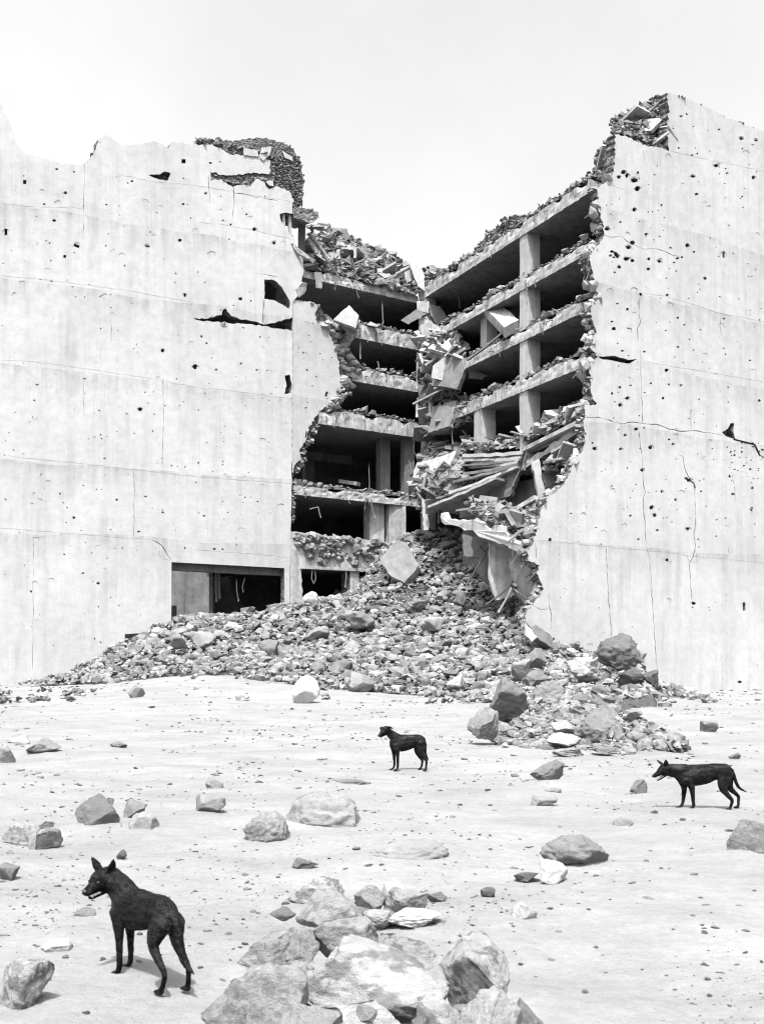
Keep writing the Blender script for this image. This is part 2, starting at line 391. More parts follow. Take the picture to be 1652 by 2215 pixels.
# ------------------------------------------------------------------ ground
def sstep(a, b, x): t = np.clip((x - a) / (b - a), 0, 1); return t * t * (3 - 2 * t)
DRIFT = []                   # low drifts of sand against the half buried rocks
for x, y, w, h in [(700, 1785, 170, 24), (575, 1818, 105, 14), (1247, 1868, 160, 20), (890, 1862, 180, 18), (682, 1958, 130, 16), (1645, 1855, 150, 26), (205, 1788, 110, 10), (762, 1700, 110, 9), (1350, 1790, 70, 12), (306, 1796, 80, 10), (85, 1628, 100, 8), (1190, 1690, 110, 6), (453, 1757, 80, 8), (1000, 1990, 200, 10), (130, 2055, 160, 12)]:
    Yd = H * F / (y - YH); DRIFT.append(((x - CX) * Yd / F, Yd + .1, w * Yd / F * .62, h * Yd / F))
def ground_z(X, Y):
    X = np.asarray(X, float); Y = np.asarray(Y, float)
    z = 1.2 * np.exp(-((X + 9) / 8.5) ** 2) * sstep(48, 72, Y) + .35 * np.exp(-((X + 26) / 8) ** 2) * sstep(55, 80, Y)
    for dx, dy, dw, dh in DRIFT: z = z + dh * np.exp(-(((X - dx) / dw) ** 2 + ((Y - dy) / dw) ** 2))
    near = .11 * fbm(X * .55, Y * .55, 5) * sstep(3, 8, Y) + .035 * fbm(X * 2.1 + 3, Y * 2.1, 4)
    return z + near + .10 * fbm(X * .13 + 5, Y * .13, 3) * sstep(12, 25, Y)
def build_ground():
    ys = np.concatenate([np.geomspace(2.5, 40, 330), np.geomspace(40.4, 110, 150), np.geomspace(114, 900, 24)])
    us = np.concatenate([np.linspace(-3.0, -.5, 22)[:-1], np.linspace(-.5, .5, 300), np.linspace(.5, 3.0, 22)[1:]])
    X = us[None, :] * (ys[:, None] + 2); Y = np.repeat(ys[:, None], len(us), 1); Z = ground_z(X, Y)
    n, k = X.shape; i = np.arange(n * k).reshape(n, k)
    Fc = np.stack([i[:-1, :-1], i[:-1, 1:], i[1:, 1:], i[1:, :-1]], -1).reshape(-1, 4)
    me = mesh_np('ground', np.stack([X, Y, Z], -1).reshape(-1, 3), Fc, True); me.materials.append(M['sand'])
    o = link('ground', me); o['kind'] = 'structure'; o['label'] = 'pale dusty sand in front of the ruin'
build_ground()

# ------------------------------------------------------------------ the ruined building
bld = empty('ruined_building', (0, 95, 0)); PINV[bld.name] = Matrix.Translation((0, -95, 0))
tag(bld, 'large pale concrete building with a collapsed corner and torn open floors', 'building')
def B_(o): return o

def dress(holes):
    """shallow chipped craters round the larger holes"""
    out = []
    for poly, d in holes:
        if d is None or d < .13 or len(poly) > 9: continue
        xs = [p[0] for p in poly]; ys = [p[1] for p in poly]; r = max(max(xs) - min(xs), max(ys) - min(ys)) / 2
        if 2.2 < r < 8 and random.random() < .6: out.append((blob(sum(xs) / len(xs) + R(-1, 1), sum(ys) / len(ys) + R(-1, 1), r * R(1.3, 1.7), random.randint(7, 10)), .03))
    return out
def spalls(n, xr, yr, avoid):
    out = []
    while len(out) < n:
        x, y = R(*xr), R(*yr)
        if not avoid(x, y): out.append((rough_line(blob(x, y, R(3, 9), 8), .8, 3, True), R(.012, .03)))
    return out
def random_holes(n, xr, yr, avoid, small=(.8, 2.2)):
    out = []
    while len(out) < n:
        x, y = R(*xr), R(*yr)
        if avoid(x, y): continue
        r = R(*small) * (1 if random.random() < .85 else 1.5)
        out.append((blob(x, y, r), R(.15, .3)))
    return out

# ---- left outer wall
top = [(-130, 190), (-60, 200), (0, 222), (12, 245), (18, 268), (38, 310), (48, 325), (64, 333), (95, 345), (130, 350), (165, 357), (190, 352), (196, 335), (205, 318), (214, 303), (231, 294), (245, 302), (258, 316), (283, 315), (300, 309), (340, 305), (362, 316), (366, 307), (400, 311), (430, 316), (452, 312), (470, 320), (500, 330), (530, 336), (560, 340), (582, 348), (586, 352), (585, 372), (560, 371), (540, 374), (500, 378), (452, 372), (455, 388), (478, 391), (500, 398), (506, 404), (512, 398), (525, 398), (543, 405), (556, 390), (572, 392), (580, 408), (598, 400), (625, 415), (631, 430), (632, 442)]
outL = jag(top, 4.2, 1.8) + rough_line([(632, 442), (633, 500), (640, 535), (654, 560), (657, 585), (652, 610), (644, 640), (633, 655)], 1.6, 6) \
    + rough_line([(633, 660), (632, 900), (630, 1100), (627, 1224)], .9, 8) + [(627, 1470), (-130, 1520)]
hl = [([(371, 1216), (615, 1229), (615, 1466), (370, 1466)], None),
      ([(270, 1372), (300, 1370), (330, 1372), (330, 1466), (270, 1466)], 1.2)]
def thr(pts, amp=1.5): return (rough_line(pts, amp, 6, True), None)
hl += [thr([(572, 604), (588, 604), (600, 610), (612, 625), (628, 654), (626, 668), (596, 650), (572, 646)], .8),
       thr([(418, 689), (450, 688), (468, 683), (480, 681), (483, 667), (488, 668), (500, 683), (520, 690), (545, 694), (570, 702), (590, 698), (632, 686), (633, 714), (600, 711), (560, 703), (520, 700), (480, 697), (440, 694)]),
       thr([(605, 462), (618, 459), (634, 462), (634, 512), (622, 500), (612, 485), (605, 470)], .8),
       thr([(616, 812), (626, 810), (631, 830), (629, 850), (614, 852), (620, 835)], 1)]
hl += [(rough_line([(316, 377), (345, 376), (356, 370), (369, 373), (364, 390), (345, 388), (330, 382)], 1, 5, True), .55)]
for x, y, w, h, a in [(53.5, 393, 7, 9, 0), (13, 501, 6, 14, 0), (166, 531, 12, 6, .4), (140, 554, 6, 6, 0), (397, 348, 9, 9, 0), (389, 519, 7, 6, 0), (319, 532, 8, 4, .2), (550, 495, 7, 7, 0), (499, 485, 4, 4, 0), (533, 463, 4, 4, 0), (593, 525, 6, 6, .2), (400, 638, 5, 7, 0), (520, 646, 7, 6, 0), (352, 758, 6, 7, 0)]:
    hl.append((rect(x, y, w, h, a), .35))
for x, y, r in [(123, 365, 3.4), (160, 371, 3), (117, 476, 5), (142, 416, 3.6), (396, 441, 3.6), (286, 391, 3), (230, 442, 2.4), (412, 471, 2), (445, 418, 3), (422, 793, 5.6), (303, 885, 5), (436, 728, 2.6), (80, 832, 2.6), (313, 848, 2.4), (400, 1010, 2), (371, 1007, 2.2), (460, 1020, 2), (130, 1068, 2.6), (315, 1074, 2.6), (352, 1108, 3.4), (212, 1262, 4), (180, 1240, 3), (300, 1150, 3), (557, 1085, 2.4), (160, 1120, 4), (145, 1098, 2), (205, 1382, 2.4), (12, 1080, 2.5), (90, 1025, 2.4), (180, 1050, 2), (397, 385, 2.2), (455, 352, 4), (476, 349, 2.5), (183, 642, 2), (235, 505, 2), (100, 520, 2), (240, 665, 2.2), (157, 620, 2.2), (505, 660, 2.4), (478, 670, 2.2), (555, 800, 2.2)]:
    hl.append((blob(x, y, r), .3))
jointsL = [[(0, 595), (90, 604), (200, 618), (300, 632), (420, 655)], [(0, 778), (80, 783), (170, 795), (300, 815), (420, 836), (520, 848), (630, 862)],
           [(0, 985), (150, 1000), (290, 1016), (450, 1034), (630, 1046)], [(0, 1142), (120, 1152), (250, 1162), (330, 1168), (372, 1195)],
           [(0, 438), (60, 446), (180, 360 + 90)], [(250, 375), (330, 392), (430, 402), (540, 420), (632, 436)], [(430, 480), (500, 488), (560, 500), (640, 520)], [(430, 1190), (540, 1198), (625, 1206)]]
for j in jointsL: hl.append((crack(j, .6, 1.0, 10), .012))
for j, w in [([(330, 1168), (350, 1180), (362, 1200), (372, 1216)], 1.2), ([(345, 1190), (343, 1200), (352, 1210), (366, 1212)], 1), ([(505, 405), (506, 440), (503, 470)], 1.1), ([(451, 375), (452, 400), (453, 440)], .9), ([(506, 417), (530, 420), (556, 427), (600, 433)], .9), ([(568, 700), (569, 670), (570, 648)], 1.4), ([(545, 590), (570, 593), (600, 598)], .9),
             ([(183, 350), (182, 420), (180, 520)], .8), ([(240, 690), (241, 740)], .6), ([(180, 800), (180, 900)], .6), ([(353, 815), (354, 900), (351, 1010)], .6), ([(290, 1018), (290, 1090), (289, 1160)], .7), ([(72, 1150), (72, 1300), (71, 1450)], .5)]: hl.append((crack(j, w, 1.0, 9), .06))
hl += random_holes(230, (2, 622), (360, 1200), lambda x, y: (y < 420 and x > 440) or (560 < x and 590 < y < 720))
hl += random_holes(25, (2, 360), (1190, 1420), lambda x, y: False)
hl += dress(hl) + spalls(40, (2, 622), (370, 1400), lambda x, y: (y < 420 and x > 440) or (x > 350 and y > 1180) or (560 < x and 590 < y < 720))
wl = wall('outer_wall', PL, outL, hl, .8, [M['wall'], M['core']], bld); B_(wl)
edge_stones('edge_rubble', PL, [(430, 306), (460, 302), (500, 312), (540, 322), (580, 330), (600, 345)], .40, 150, wl, M['dark'], (.05, .9), 5)
edge_stones('edge_rubble', PL, [(455, 382), (500, 388), (540, 388), (580, 386), (600, 396)], .42, 110, wl, M['stone'], (.1, .7), 7)
edge_stones('edge_rubble', PL, [(196, 338), (214, 306), (231, 296)], .3, 14, wl, M['stone'], (.0, .7), 2)
edge_stones('edge_rubble', PL, [(430, 698), (500, 704), (560, 710), (630, 718)], .55, 34, wl, M['stone'], (.2, 1.2), 3)
edge_stones('edge_rubble', PL, [(655, 575), (640, 540), (632, 520)], .3, 24, wl, M['stone'], (.1, .7), 3)
# gravelly core block at the broken top corner
coreo = rough_line([(430, 302), (470, 298), (500, 303), (540, 298), (575, 297), (605, 304), (628, 312), (640, 325), (652, 348), (655, 372), (660, 395), (652, 420), (655, 445), (632, 452), (615, 430), (575, 400), (540, 400), (450, 385)], 2.4, 5, True)
core = wall('stone_core', PL, coreo, [], 2.6, [M['gravel'], M['gravel']], bld); core.matrix_basis = PL.mat() @ Matrix.Translation((0, .12, 0)); B_(core)
edge_stones('edge_rubble', PL, [(575, 300), (620, 310), (650, 345), (658, 395), (652, 440)], .24, 330, wl, M['dark'], (.1, 2.6), 3)
def fill_stones(name, plane, poly, n, size, parent, mat, d=(.05, .2), tmpl=None):
    xs = [p[0] for p in poly]; ys = [p[1] for p in poly]; pos = []; sz = []
    def inside(x, y):
        c = False
        for i in range(len(poly)):
            (x1, y1), (x2, y2) = poly[i], poly[i - 1]
            if (y1 > y) != (y2 > y) and x < (x2 - x1) * (y - y1) / (y2 - y1) + x1: c = not c
        return c
    while len(pos) < n:
        x, y = R(min(xs), max(xs)), R(min(ys), max(ys))
        if inside(x, y): pos.append(plane.P(x, y, R(*d))[:]); sz.append(size * R(.5, 1.3))
    return tag(stones(name, pos, sz, mat, parent, tmpl), kind='stuff')
fill_stones('core_gravel', PL, [(590, 345), (620, 318), (650, 350), (655, 440), (634, 445), (625, 410), (590, 390)], 900, .17, bld, M['dark'], (.02, .2))
for poly in ([(527, 318), (556, 325), (560, 338), (528, 335)], [(568, 318), (587, 316), (583, 335), (570, 347), (562, 340)], [(610, 325), (632, 338), (634, 348), (616, 340)], [(575, 392), (590, 390), (592, 402), (582, 400)]):
    B_(plate('plaster_flake', [(x, y, PL.Y(x) - .1) for x, y in poly], .15, M['pale'], bld))
for x in (616, 630):
    o = beam('window_bar', PL.P(x, 458, .35), PL.P(x + 1, 514, .35), .22, .22, M['column'], bld); B_(o)
# overhanging slab below the broken corner, its post
B_(plate('overhanging_slab', [(634, 448, 92.6), (660, 450, 92.0), (688, 462, 91.5), (690, 470, 91.5), (672, 482, 91.7), (634, 470, 92.6)], 5, M['core'], bld, (-.3, .95, .25)))
edge_stones('edge_rubble', PL, [(640, 448), (665, 452), (690, 464)], .4, 50, wl, M['dark'], (.0, 2.0), 3)
B_(beam('post', W(653, 482, 94.5), W(652, 548, 94.5), .55, .55, M['inner'], bld))

# ---- interior shell: back walls, floors, columns
def vwall(name, a, b, z0, z1, th, mat):
    a = Vector((a[0], a[1], 0)); b = Vector((b[0], b[1], 0)); d = (b - a).normalized(); n = Vector((-d.y, d.x, 0)) * th
    V = [p + Vector((0, 0, z)) for p in (a, b, b + n, a + n) for z in (z0, z1)]
    Fc = [(0, 2, 3, 1), (4, 6, 7, 5), (2, 4, 5, 3), (6, 0, 1, 7), (1, 3, 5, 7), (0, 6, 4, 2)]
    return B_(mk(name, V, Fc, mat, bld))
bL = LC + Vector((-7, 12, 0)); Q = P1 + Vector((.5, 14, 0)); bR = P2 + Vector((16, 13, 0))
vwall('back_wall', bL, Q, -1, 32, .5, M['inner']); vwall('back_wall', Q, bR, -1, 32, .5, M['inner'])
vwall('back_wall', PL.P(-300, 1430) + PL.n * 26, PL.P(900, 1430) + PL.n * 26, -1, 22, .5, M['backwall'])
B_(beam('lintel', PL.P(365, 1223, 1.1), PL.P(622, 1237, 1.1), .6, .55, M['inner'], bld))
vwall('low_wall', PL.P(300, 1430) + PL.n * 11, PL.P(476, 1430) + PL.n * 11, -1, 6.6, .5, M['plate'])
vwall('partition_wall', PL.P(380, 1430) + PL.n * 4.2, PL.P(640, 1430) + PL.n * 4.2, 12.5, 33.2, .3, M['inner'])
o = mk('sky_block_slab', [PL.P(x, 1430, d) + Vector((0, 0, z)) for x in (378, 640) for d in (.85, 4.6) for z in (-2 + 33.2, -2 + 33.7)],
       [(0, 1, 3, 2), (4, 6, 7, 5), (0, 4, 5, 1), (2, 3, 7, 6), (0, 2, 6, 4), (1, 5, 7, 3)], M['inner'], bld); B_(o)  # unseen slab, added to keep sky light out of the gap behind the wall
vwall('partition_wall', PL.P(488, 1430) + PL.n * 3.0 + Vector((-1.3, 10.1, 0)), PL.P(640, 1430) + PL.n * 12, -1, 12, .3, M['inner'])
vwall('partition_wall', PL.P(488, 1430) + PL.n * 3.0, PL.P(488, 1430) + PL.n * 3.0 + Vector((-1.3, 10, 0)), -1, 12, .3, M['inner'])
B_(plate('floor_slab', [(484, 1222, 93), (640, 1228, 96), (640, 1236, 96), (484, 1232, 93)], 8, M['inner'], bld, (-.3, .95, 0)))

def floor_slab(p0, p1, b0, b1, zu, th, z1=None, chip=.2, mat=None, name='floor_slab'):
    """a slab with a chipped front edge from p0 to p1; zu = underside height at p0 (z1 at p1)"""
    z1 = zu if z1 is None else z1; p0 = Vector(p0); p1 = Vector(p1); b0 = Vector(b0); b1 = Vector(b1)
    L = (p1 - p0).length; n = int(L / .22); V = []; Fc = []; d = (p1 - p0).normalized(); nin = Vector((-d.y, d.x, 0))
    if nin.dot((b0 + b1) / 2 - p0) < 0: nin = -nin
    so = R(0, 90)
    rows = 8
    for i in range(n + 1):
        t = i / n; p = p0.lerp(p1, t); b = b0.lerp(b1, t); z = zu + (z1 - zu) * t
        c = max(0, mnoise.fractal(Vector((t * L * .5 + so, 0, 0)), 1, 2, 4)) * chip * 4
        for k, (fz, fd) in enumerate(((0, 1), (0, 0), (.25, 0), (.5, 0), (.75, 0), (.93, .0), (1.0, .12), (1.0, 1))):
            if fd == 1: q = b.copy(); q.z = z + fz * th
            else:
                jit = mnoise.fractal(Vector((t * L * 1.3 + so, fz * 3, 2)), 1, 2, 4) * .10
                q = p + nin * (fd + max(0, jit) + (c * fz ** 3)); q.z = z + fz * th - (c * .5 if fz > .8 else 0) + mnoise.noise(Vector((t * L * 2 + so, fz * 4, 7))) * .04
            V.append(q)
    for i in range(n):
        for k in range(rows):
            a, b2 = i * rows + k, i * rows + (k + 1) % rows; Fc.append((a, b2, b2 + rows, a + rows))
    Fc.append(tuple(range(rows))); Fc.append(tuple(n * rows + rows - 1 - k for k in range(rows)))
    return B_(mk(name, V, Fc, mat or [M['slab'], M['inner']], bld))
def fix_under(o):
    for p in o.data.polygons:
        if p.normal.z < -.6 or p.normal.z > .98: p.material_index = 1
lx = lambda x, d=0: (lambda p: Vector((p.x, p.y, 0)))(PI.P(x, 1430, d))
P2i = P2 + PR.n * .85
def rpt(x):       # plan point on the right inner edge under picture column x
    k = (x - CX) / F; t = (k * P1.y - P1.x) / ((P2.x - P1.x) - k * (P2.y - P1.y)); return P1.lerp(P2i, t)
slabs = []
for zu, th, xs in ((31.8, .82, 640), (27.9, 1.2, 768), (24.4, 1.15, 762), (20.6, 1.25, 690), (14.85, .75, 637)):
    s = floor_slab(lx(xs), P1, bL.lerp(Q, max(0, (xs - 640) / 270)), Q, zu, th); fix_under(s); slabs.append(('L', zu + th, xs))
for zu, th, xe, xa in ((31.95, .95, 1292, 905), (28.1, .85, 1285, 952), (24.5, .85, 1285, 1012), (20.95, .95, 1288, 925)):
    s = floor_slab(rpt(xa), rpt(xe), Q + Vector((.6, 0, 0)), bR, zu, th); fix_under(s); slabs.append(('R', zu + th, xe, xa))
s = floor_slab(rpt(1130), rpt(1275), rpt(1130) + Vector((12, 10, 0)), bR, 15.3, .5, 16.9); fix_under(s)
B_(mk('ground_floor_slab', [p + Vector((0, 0, z)) for z in (9.2, 9.9) for p in (lx(640, .9), P1, Q, bL)], [(3, 2, 1, 0), (4, 5, 6, 7), (0, 1, 5, 4), (1, 2, 6, 5), (2, 3, 7, 6), (3, 0, 4, 7)], M['inner'], bld))
ax = (P2i - P1).normalized(); ay = Vector((-ax.y, ax.x, 0));  ay = ay if ay.x > 0 else -ay
def column(c, w, z0, z1, name='column', mat=None, d=None):
    d = d or w; V = []; Fc = []; n = 10
    for i in range(n + 1):
        z = z0 + (z1 - z0) * i / n
        for a, b in ((-1, -1), (0, -1.01), (1, -1), (1.01, 0), (1, 1), (0, 1), (-1, 1), (-1.01, 0)):
            k = 1 + mnoise.noise(Vector((c.x + a * 3, b * 3, z * .9))) * .05
            V.append(c + ax * (a * w / 2 * k) + ay * (b * d / 2 * k) + Vector((0, 0, z)))
    for i in range(n):
        for k in range(8): Fc.append((8 * i + k, 8 * i + (k + 1) % 8, 8 * i + 8 + (k + 1) % 8, 8 * i + 8 + k))
    return B_(mk(name, V, Fc, mat or M['column'], bld))
cA_ = rpt(1141) + ay * .62
for z0, z1 in ((28.9, 31.97), (25.3, 28.12), (21.85, 24.52), (15.6, 20.97)): column(cA_, 1.05, z0, z1)
cB_ = rpt(1031) + ay * 1.3
for z0, z1 in ((25.3, 28.12), (15.5, 20.97)): column(cB_ if z0 > 20 else rpt(1037) + ay * .7, .95 if z0 > 20 else 1.2, z0, z1)
column(rpt(1012) + ay * 1.5, 1.3, 6, 15.2, mat=M['inner'])
column(rpt(915) + ay * .5, .9, 9.5, 32, mat=M['slab'])
for xx, d in ((868, 2.5), (900, 1.2)): column(lx(xx, d), .9, 15.6, 20.6, 'post', M['inner'])
for xx, d, w in ((832, 1.5, 1.3), (866, .9, 1.5)): column(lx(xx, d), w, 9.5, 14.9, 'pier', M['slab'])
for xx in (690, 745, 800): column(lx(xx, 9), .8, 15.6, 20.6, 'post', M['inner'])
B_(beam('interior_beam', lx(645, 8) + Vector((0, 0, 19.6)), lx(880, 8) + Vector((0, 0, 19.6)), .6, .7, M['inner'], bld))
B_(beam('fallen_joist', W(736, 1041, 99), W(775, 1047, 98), .5, .3, M['slab'], bld))

# ---- return wall: plaster skin over a stone core
skin = jag([(633, 645), (655, 650), (672, 652), (679, 650), (683, 662), (680, 682), (690, 700), (712, 697), (716, 720), (722, 745), (728, 760), (732, 790), (738, 815), (736, 840), (726, 862), (706, 880), (688, 898), (672, 925), (660, 955), (650, 975), (640, 1010), (634, 1022)], 5.0, 2.2) + [(632, 1022)]
hr = [(blob(R(640, 720), R(690, 900), R(1, 2.4)), .2) for _ in range(26)] + [(rect(664, 800, 5, 3, .7), .3), (rect(706, 852, 5, 11, .3), .3), (rect(662, 940, 3, 14, .15), .3)]
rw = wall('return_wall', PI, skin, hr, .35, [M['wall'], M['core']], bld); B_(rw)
corep = rough_line([(634, 640), (665, 650), (690, 655), (702, 672), (725, 690), (742, 700), (752, 735), (765, 760), (774, 790), (780, 806), (765, 826), (762, 842), (750, 858), (738, 868), (720, 885), (700, 905), (682, 930), (665, 962), (655, 990), (642, 1022), (634, 1040)], 2, 5, True)
ck = wall('stone_core', PI, corep, [], 1.0, [M['core'], M['core']], bld); ck.matrix_basis = PI.mat() @ Matrix.Translation((0, .3, 0)); B_(ck)
def copies(tmpl_meshes, name, items, parent, mat=None):
    """alike stones that share mesh data: (position, size vector, rotation)"""
    out = []
    for p, s, r in items:
        o = bpy.data.objects.new(name, random.choice(tmpl_meshes)); sc.collection.objects.link(o)
        o.location = p; o.scale = s; o.rotation_euler = r
        if parent: o.parent = parent; o.matrix_parent_inverse = PINV.get(parent.name, Matrix())
        out.append(o)
    return out
def rock_mesh(n, seed, mat, smooth=False, **kw):
    V, Fc = hull_v(seed, 18); V = V - np.array([0, 0, .5]); me = mesh_np('stone', V, Fc, smooth); me.materials.append(mat); return me
SM = [rock_mesh(2, 300 + i, M['stone_o'], cuts=9, lo=.5, hi=.85, rough=.10) for i in range(14)]
SMP = [rock_mesh(2, 330 + i, M['b_pale'], cuts=9, lo=.5, hi=.85, rough=.10) for i in range(8)]
band = [(712, 700), (732, 705), (748, 735), (758, 765), (772, 790), (776, 808), (762, 830), (755, 850), (735, 868), (715, 885)]
items = []
for k in range(105):
    t = R(0, len(band) - 1.001); i = int(t); a, b = band[i], band[i + 1]; fr = t - i
    x = a[0] + (b[0] - a[0]) * fr + R(-26, 4) * (1 if t < 7 else .5); y = a[1] + (b[1] - a[1]) * fr + R(-3, 3); s = R(.35, .85)
    items.append((PI.P(x, y, R(.1, .4)), (s * 1.35, s * .9, s * .7), (R(-.5, .5), R(-.4, .4), R(0, 6))))
copies(SMP, 'core_stone', items, rw)
edge_stones('edge_rubble', PI, [(720, 885), (700, 905), (682, 930), (665, 962), (655, 990), (642, 1022)], .4, 90, rw, M['stone'], (.0, 1.0), 4)
edge_stones('edge_rubble', PI, [(640, 650), (665, 655), (690, 665), (705, 690)], .4, 40, rw, M['stone'], (.1, 1.0), 4)
edge_stones('edge_rubble', PI, [(640, 1025), (638, 1060), (637, 1130)], .4, 50, rw, M['stone'], (.1, .7), 3)
# lower stone band above the lintel
low = rough_line([(628, 1150), (660, 1152), (720, 1160), (790, 1168), (840, 1172)], 2, 6) + [(840, 1228), (776, 1238), (778, 1470), (757, 1470), (757, 1231), (652, 1229)] + rough_line([(652, 1230), (654, 1280), (650, 1340)], 1.5, 6) + [(650, 1470), (628, 1470)]
lw = wall('stone_wall', PI, low, [], 1.2, [M['slab'], M['core']], bld); B_(lw)
items = []
for k in range(150):
    x = R(640, 838); y = 1153 + (x - 640) * .1 + abs(random.gauss(0, 1)) * 28
    if y > 1222 or (y > 1195 and x < 665): continue
    s = R(.35, .8); items.append((PI.P(x, y, R(-.12, .12)), (s * 1.25, s * .8, s * .75), (R(-.4, .4), R(-.4, .4), R(0, 6))))
copies(SM, 'cobble', items, lw)
B_(beam('lintel', PI.P(648, 1227, -.05), PI.P(778, 1233, -.05), .3, .25, M['slab'], bld))

# ---- right outer wall
le = [cC(1045, 108), cC(1052, 150), cC(1046, 300), cC(1053, 465), cC(1010, 460), cC(960, 452), cC(890, 440), cC(850, 420), cC(800, 395), cC(740, 372), cC(715, 368), cC(714, 480), cC(713, 605), cC(700, 625), cC(660, 675), cC(600, 710),
      (1290, 423), (1295, 452), (1304, 491), (1306, 517), (1296, 528), (1280, 541), (1272, 555), (1280, 585), (1287, 608), (1292, 630), (1301, 644), (1280, 654), (1276, 673), (1289, 717), (1281, 735), (1275, 753), (1290, 770), (1270, 791), (1279, 811), (1278, 841), (1281, 861), (1290, 872), (1266, 876), (1262, 911), (1263, 976), (1250, 990), (1236, 1003), (1228, 1029), (1213, 1058), (1194, 1070), (1182, 1076), (1169, 1098), (1166, 1130), (1151, 1170), (1138, 1194), (1144, 1209), (1166, 1223), (1163, 1240), (1172, 1260), (1177, 1274), (1160, 1300), (1140, 1322), (1133, 1335), (1142, 1350), (1165, 1362), (1190, 1375), (1200, 1405), (1217, 1426)]
outR = [(1850, 1540), (1850, 352)] + rough_line([(1850, 352), (1760, 325), (1652, 283), (1600, 264), (1578, 257), (1540, 236), (1500, 218), (1470, 205)], 1.2, 6) + jag(le, 3.2, 2.0) + [(1225, 1540)]
hr = [thr([(1292, 771), (1330, 770), (1360, 778), (1378, 776), (1360, 786), (1330, 781), (1300, 776)], .7)]
hr += [(rough_line([cH(1203, 500), cH(1240, 480), cH(1255, 448), cH(1275, 447), cH(1272, 500), cH(1280, 540), cH(1340, 565), cH(1405, 580), cH(1430, 640), cH(1490, 670), cH(1490, 1010), cH(1450, 800), cH(1380, 780), cH(1300, 760), cH(1260, 745), cH(1228, 690), cH(1222, 620), cH(1215, 540)], .8, 6, True), .04),
       (rough_line([cH(1203, 500), cH(1240, 480), cH(1255, 448), cH(1275, 447), cH(1272, 500), cH(1285, 545), cH(1230, 525)], .6, 5, True), .6), ([cH(1270, 540), cH(1405, 572), cH(1440, 645), cH(1432, 650), cH(1400, 582), cH(1275, 550)], .4)]
for i in range(44):
    a = random.random(); x, y = cH(R(1235, 1455), R(560, 800)); hr.append((blob(x, y, R(.9, 3.2)), R(.15, .3)))
for c, pts in ((cC, [(1168, 242, 9, 5, 1.0), (1208, 633, 13, 8, .4), (1587, 640, 10, 14, 0), (1401, 1125, 8, 22, 0), (840, 842, 13, 13, .2), (797, 1466, 7, 10, 0), (880, 1372, 9, 11, -.5), (1202, 500, 8, 4, 0)]), (cH, [(1337, 1568, 10, 30, 0), (152, 1160, 11, 12, 0), (918, 914, 8, 8, 0), (902, 574, 6, 9, 0), (1383, 977, 5, 11, -.6), (993, 1092, 15, 8, .2)])):
    s = 1.566 if c is cC else 1.5277
    for x, y, w, h, a in pts: hr.append((rect(*c(x, y), w / s * .9, h / s * .9, a), .4))
for c, pts in ((cC, [(775, 608, 11), (795, 628, 9), (745, 637, 8), (843, 659, 14), (860, 710, 10), (862, 608, 6), (1355, 566, 10), (1228, 743, 6), (1010, 814, 5), (914, 996, 7), (672, 961, 9), (754, 918, 5), (828, 1049, 10), (805, 1077, 10), (700, 1105, 8), (722, 1112, 7), (735, 1135, 7), (712, 1140, 6), (690, 1130, 5), (728, 1122, 9), (790, 1148, 12), (828, 1162, 9), (930, 1150, 8), (998, 1166, 7), (746, 1203, 7), (716, 1234, 6), (929, 1214, 7), (1110, 1147, 7), (1090, 1172, 5), (1139, 1140, 6), (1173, 1066, 9), (1214, 1107, 7), (1284, 1273, 7), (1250, 1340, 3), (732, 1430, 5), (712, 1587, 9), (700, 1545, 5), (1510, 395, 8), (1602, 406, 6), (1517, 460, 4), (1370, 340, 4), (1113, 1520, 6), (1402, 1525, 4), (1036, 1600, 4), (1235, 490, 4), (1418, 614, 4), (1514, 760, 4), (1432, 940, 4)]),
               (cH, [(865, 123, 8), (768, 203, 5), (877, 209, 5), (843, 293, 6), (625, 294, 7), (580, 335, 7), (530, 265, 5), (578, 228, 5), (950, 218, 5), (1430, 309, 6), (677, 483, 9), (425, 603, 8), (584, 605, 5), (768, 596, 8), (880, 547, 5), (410, 568, 4), (716, 735, 8), (771, 962, 9), (792, 1010, 8), (642, 1014, 5), (530, 831, 3.5), (808, 1101, 4), (867, 1284, 7), (1225, 1027, 4), (1312, 2030, 9), (1028, 1548, 9), (1022, 1573, 4), (344, 740, 2.5), (1000, 795, 10), (985, 785, 7)])):
    s = 1.566 if c is cC else 1.5277
    for x, y, r in pts: hr.append((blob(*c(x, y), r / s * .54 / .54075 * .95), R(.25, .4)))
